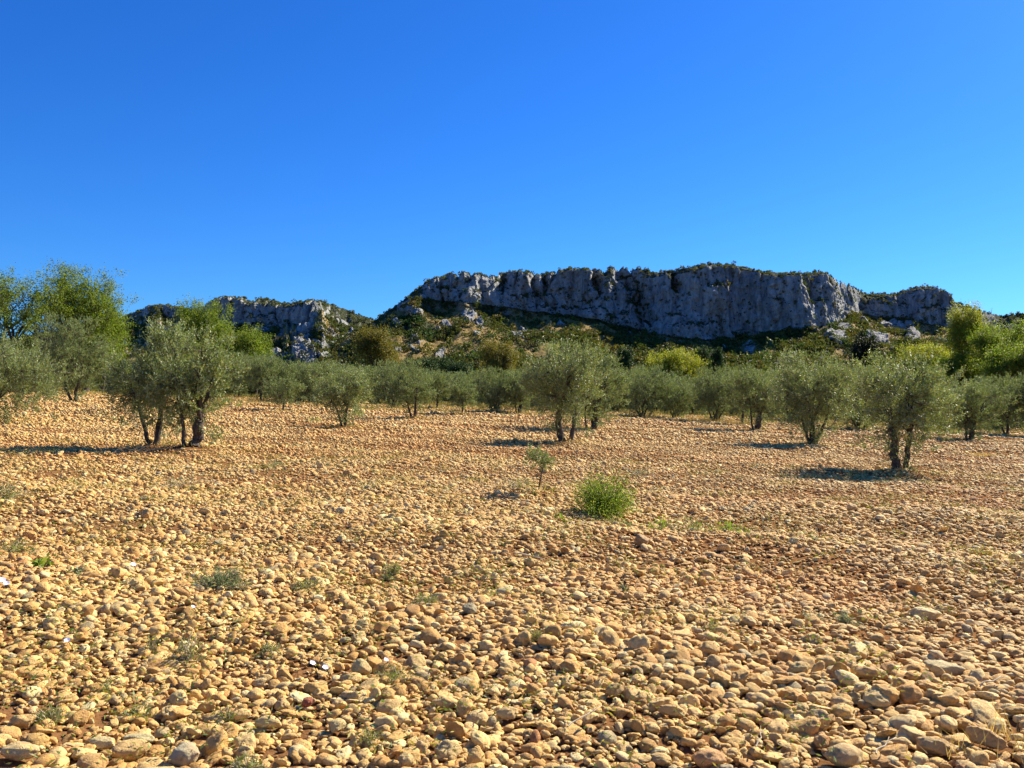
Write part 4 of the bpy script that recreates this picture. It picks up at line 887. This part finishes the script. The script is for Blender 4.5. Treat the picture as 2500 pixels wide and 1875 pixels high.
# grass: blades in one mesh each
def blades(x, y, h, w, r, lean=.4, z0=None, tint=None, mat=M_STRAW, name='dry_grass', per=1):
    n = len(x); z = gz(x, y) if z0 is None else z0; a = r.uniform(0, 6.283, n); s = np.stack([np.cos(a), np.sin(a), 0 * a], -1)
    b = np.stack([x, y, z], -1); l = r.normal(0, lean, (n, 3)); l[:, 2] = 1; l = unit(l)
    V = np.stack([b - s * (w / 2)[:, None], b + s * (w / 2)[:, None], b + l * h[:, None] + r.normal(0, .15, (n, 3)) * h[:, None] * .5], 1).reshape(-1, 3)
    C = np.repeat(r.normal(1, .15, (n, 1)).clip(.6, 1.4) * (np.array([1, 1, 1]) if tint is None else tint), 3, 0)
    return V, np.arange(len(V)).reshape(-1, 3), C
def grass_strips():
    r = np.random.default_rng(12); n = 52000
    px = r.uniform(-60, 2560, n); d = r.uniform(50, 84, n); x = (px - CX) / F * d
    m = (fbm(x / 5, d / 5, 1, 3) > -.05 - .010 * (d - 56)); x, d = x[m], d[m]; n = len(x)
    g = (fbm(x / 4, d / 4, 9, 2) > .12)[:, None]; tint = np.where(g, np.array([.42, .62, .35]), np.array([.85, .85, .85]))
    V, Fq, C = blades(x, d, r.uniform(.12, .42, n), np.full(n, .03), r, tint=tint)
    gx, gy, gh = [], [], []
    for (mx, my, mh, mr_) in MOUNDS:                     # dry tufts at the trunks and loose ones between the rows
        k = int(np.interp(my, [10, 20, 50], [60, 120, 260])); gx.append(mx + r.normal(0, .42, k)); gy.append(my + r.normal(0, .35, k)); gh.append(r.uniform(.05, .20, k))
    k = 9000; yy = np.sqrt(r.uniform(16 ** 2, 55 ** 2, k)); xx = r.uniform(-.62, .62, k) * yy; mm = fbm(xx * .35, yy * .5, 77, 3) > .22
    gx.append(xx[mm]); gy.append(yy[mm]); gh.append(r.uniform(.05, .16, int(mm.sum())))
    gx, gy, gh = map(np.concatenate, (gx, gy, gh)); V2, F2, C2 = blades(gx, gy, gh, np.full(len(gx), .016), r, .5, tint=np.where((r.random(len(gx)) < .35)[:, None], np.array([.45, .62, .35]), np.array([.9, .9, .9])))
    V, Fq, C = np.concatenate([V, V2]), np.concatenate([Fq, F2 + len(V)]), np.concatenate([C, C2])
    tag(link('dry_grass', mesh_np('dry_grass', V, Fq, M_STRAW, C, smooth=False)), 'strip of straw coloured grass between the far olive rows', 'grass', kind='stuff')
    # low creeping weeds between the stones: uneven patches
    n = 170000; y = np.sqrt(r.uniform(3.2 ** 2, 20 ** 2, n)); x = r.uniform(-.66, .66, n) * y
    f = fbm(x * 1.3, y * 1.3, 60, 4, .6) + .12 * (x < 0) - .05 - .010 * y; m = f > .15 - .10 * ((x < .5) & (y < 9)); x, y = x[m], y[m]; n = len(x)
    a = r.uniform(0, 6.283, n); z = gz(x, y) + r.uniform(.035, .105, n); p = np.stack([x, y, z], -1)
    d = unit(np.stack([np.cos(a), np.sin(a), r.uniform(-.1, .9, n)], -1)); s = unit(np.cross(d, r.normal(size=d.shape)))
    ln = r.uniform(.014, .04, n); V, Fq = leaf_quads(p, d, s, ln, ln * .3)
    t = np.array([[1, 1, 1], [1.5, 1.2, .9], [.75, 1.0, .85], [1.9, 1.4, .9]])[r.integers(0, 4, n)] * r.normal(1, .15, (n, 1)).clip(.5, 1.5)
    tag(link('creeping_weeds', mesh_np('creeping_weeds', V, Fq, M_WEED, np.repeat(t, 4, 0), smooth=False)), 'fine grey green weeds creeping between the stones', 'weeds', kind='stuff')
    # a tuft of dry grass in the bottom right corner
    for (px, py, k, sp, h, lab) in [(2470,1850,80,.16,.13,'tuft of straw grass in the bottom right corner'),(2350,1868,40,.12,.11,'thin straw grass at the bottom edge left of the corner tuft'),(2370,1112,300,.5,.10,'dry straw at the foot of the olive near the right edge')]:
        x0, y0 = pix(px, py); x = r.normal(0, sp, k); y = r.normal(0, sp * .6, k)
        V, Fq, C = blades(x, y, r.uniform(.4, 1.2, k) * h, np.full(k, .0045 if y0 < 8 else .02), r, .45, z0=np.full(k, .02))
        tag(link('grass_tuft', mesh_np('grass_tuft', V, Fq, M_STRAW, C, smooth=False), loc=(x0, y0, gz1(x0, y0))), lab, 'grass tuft')
grass_strips()
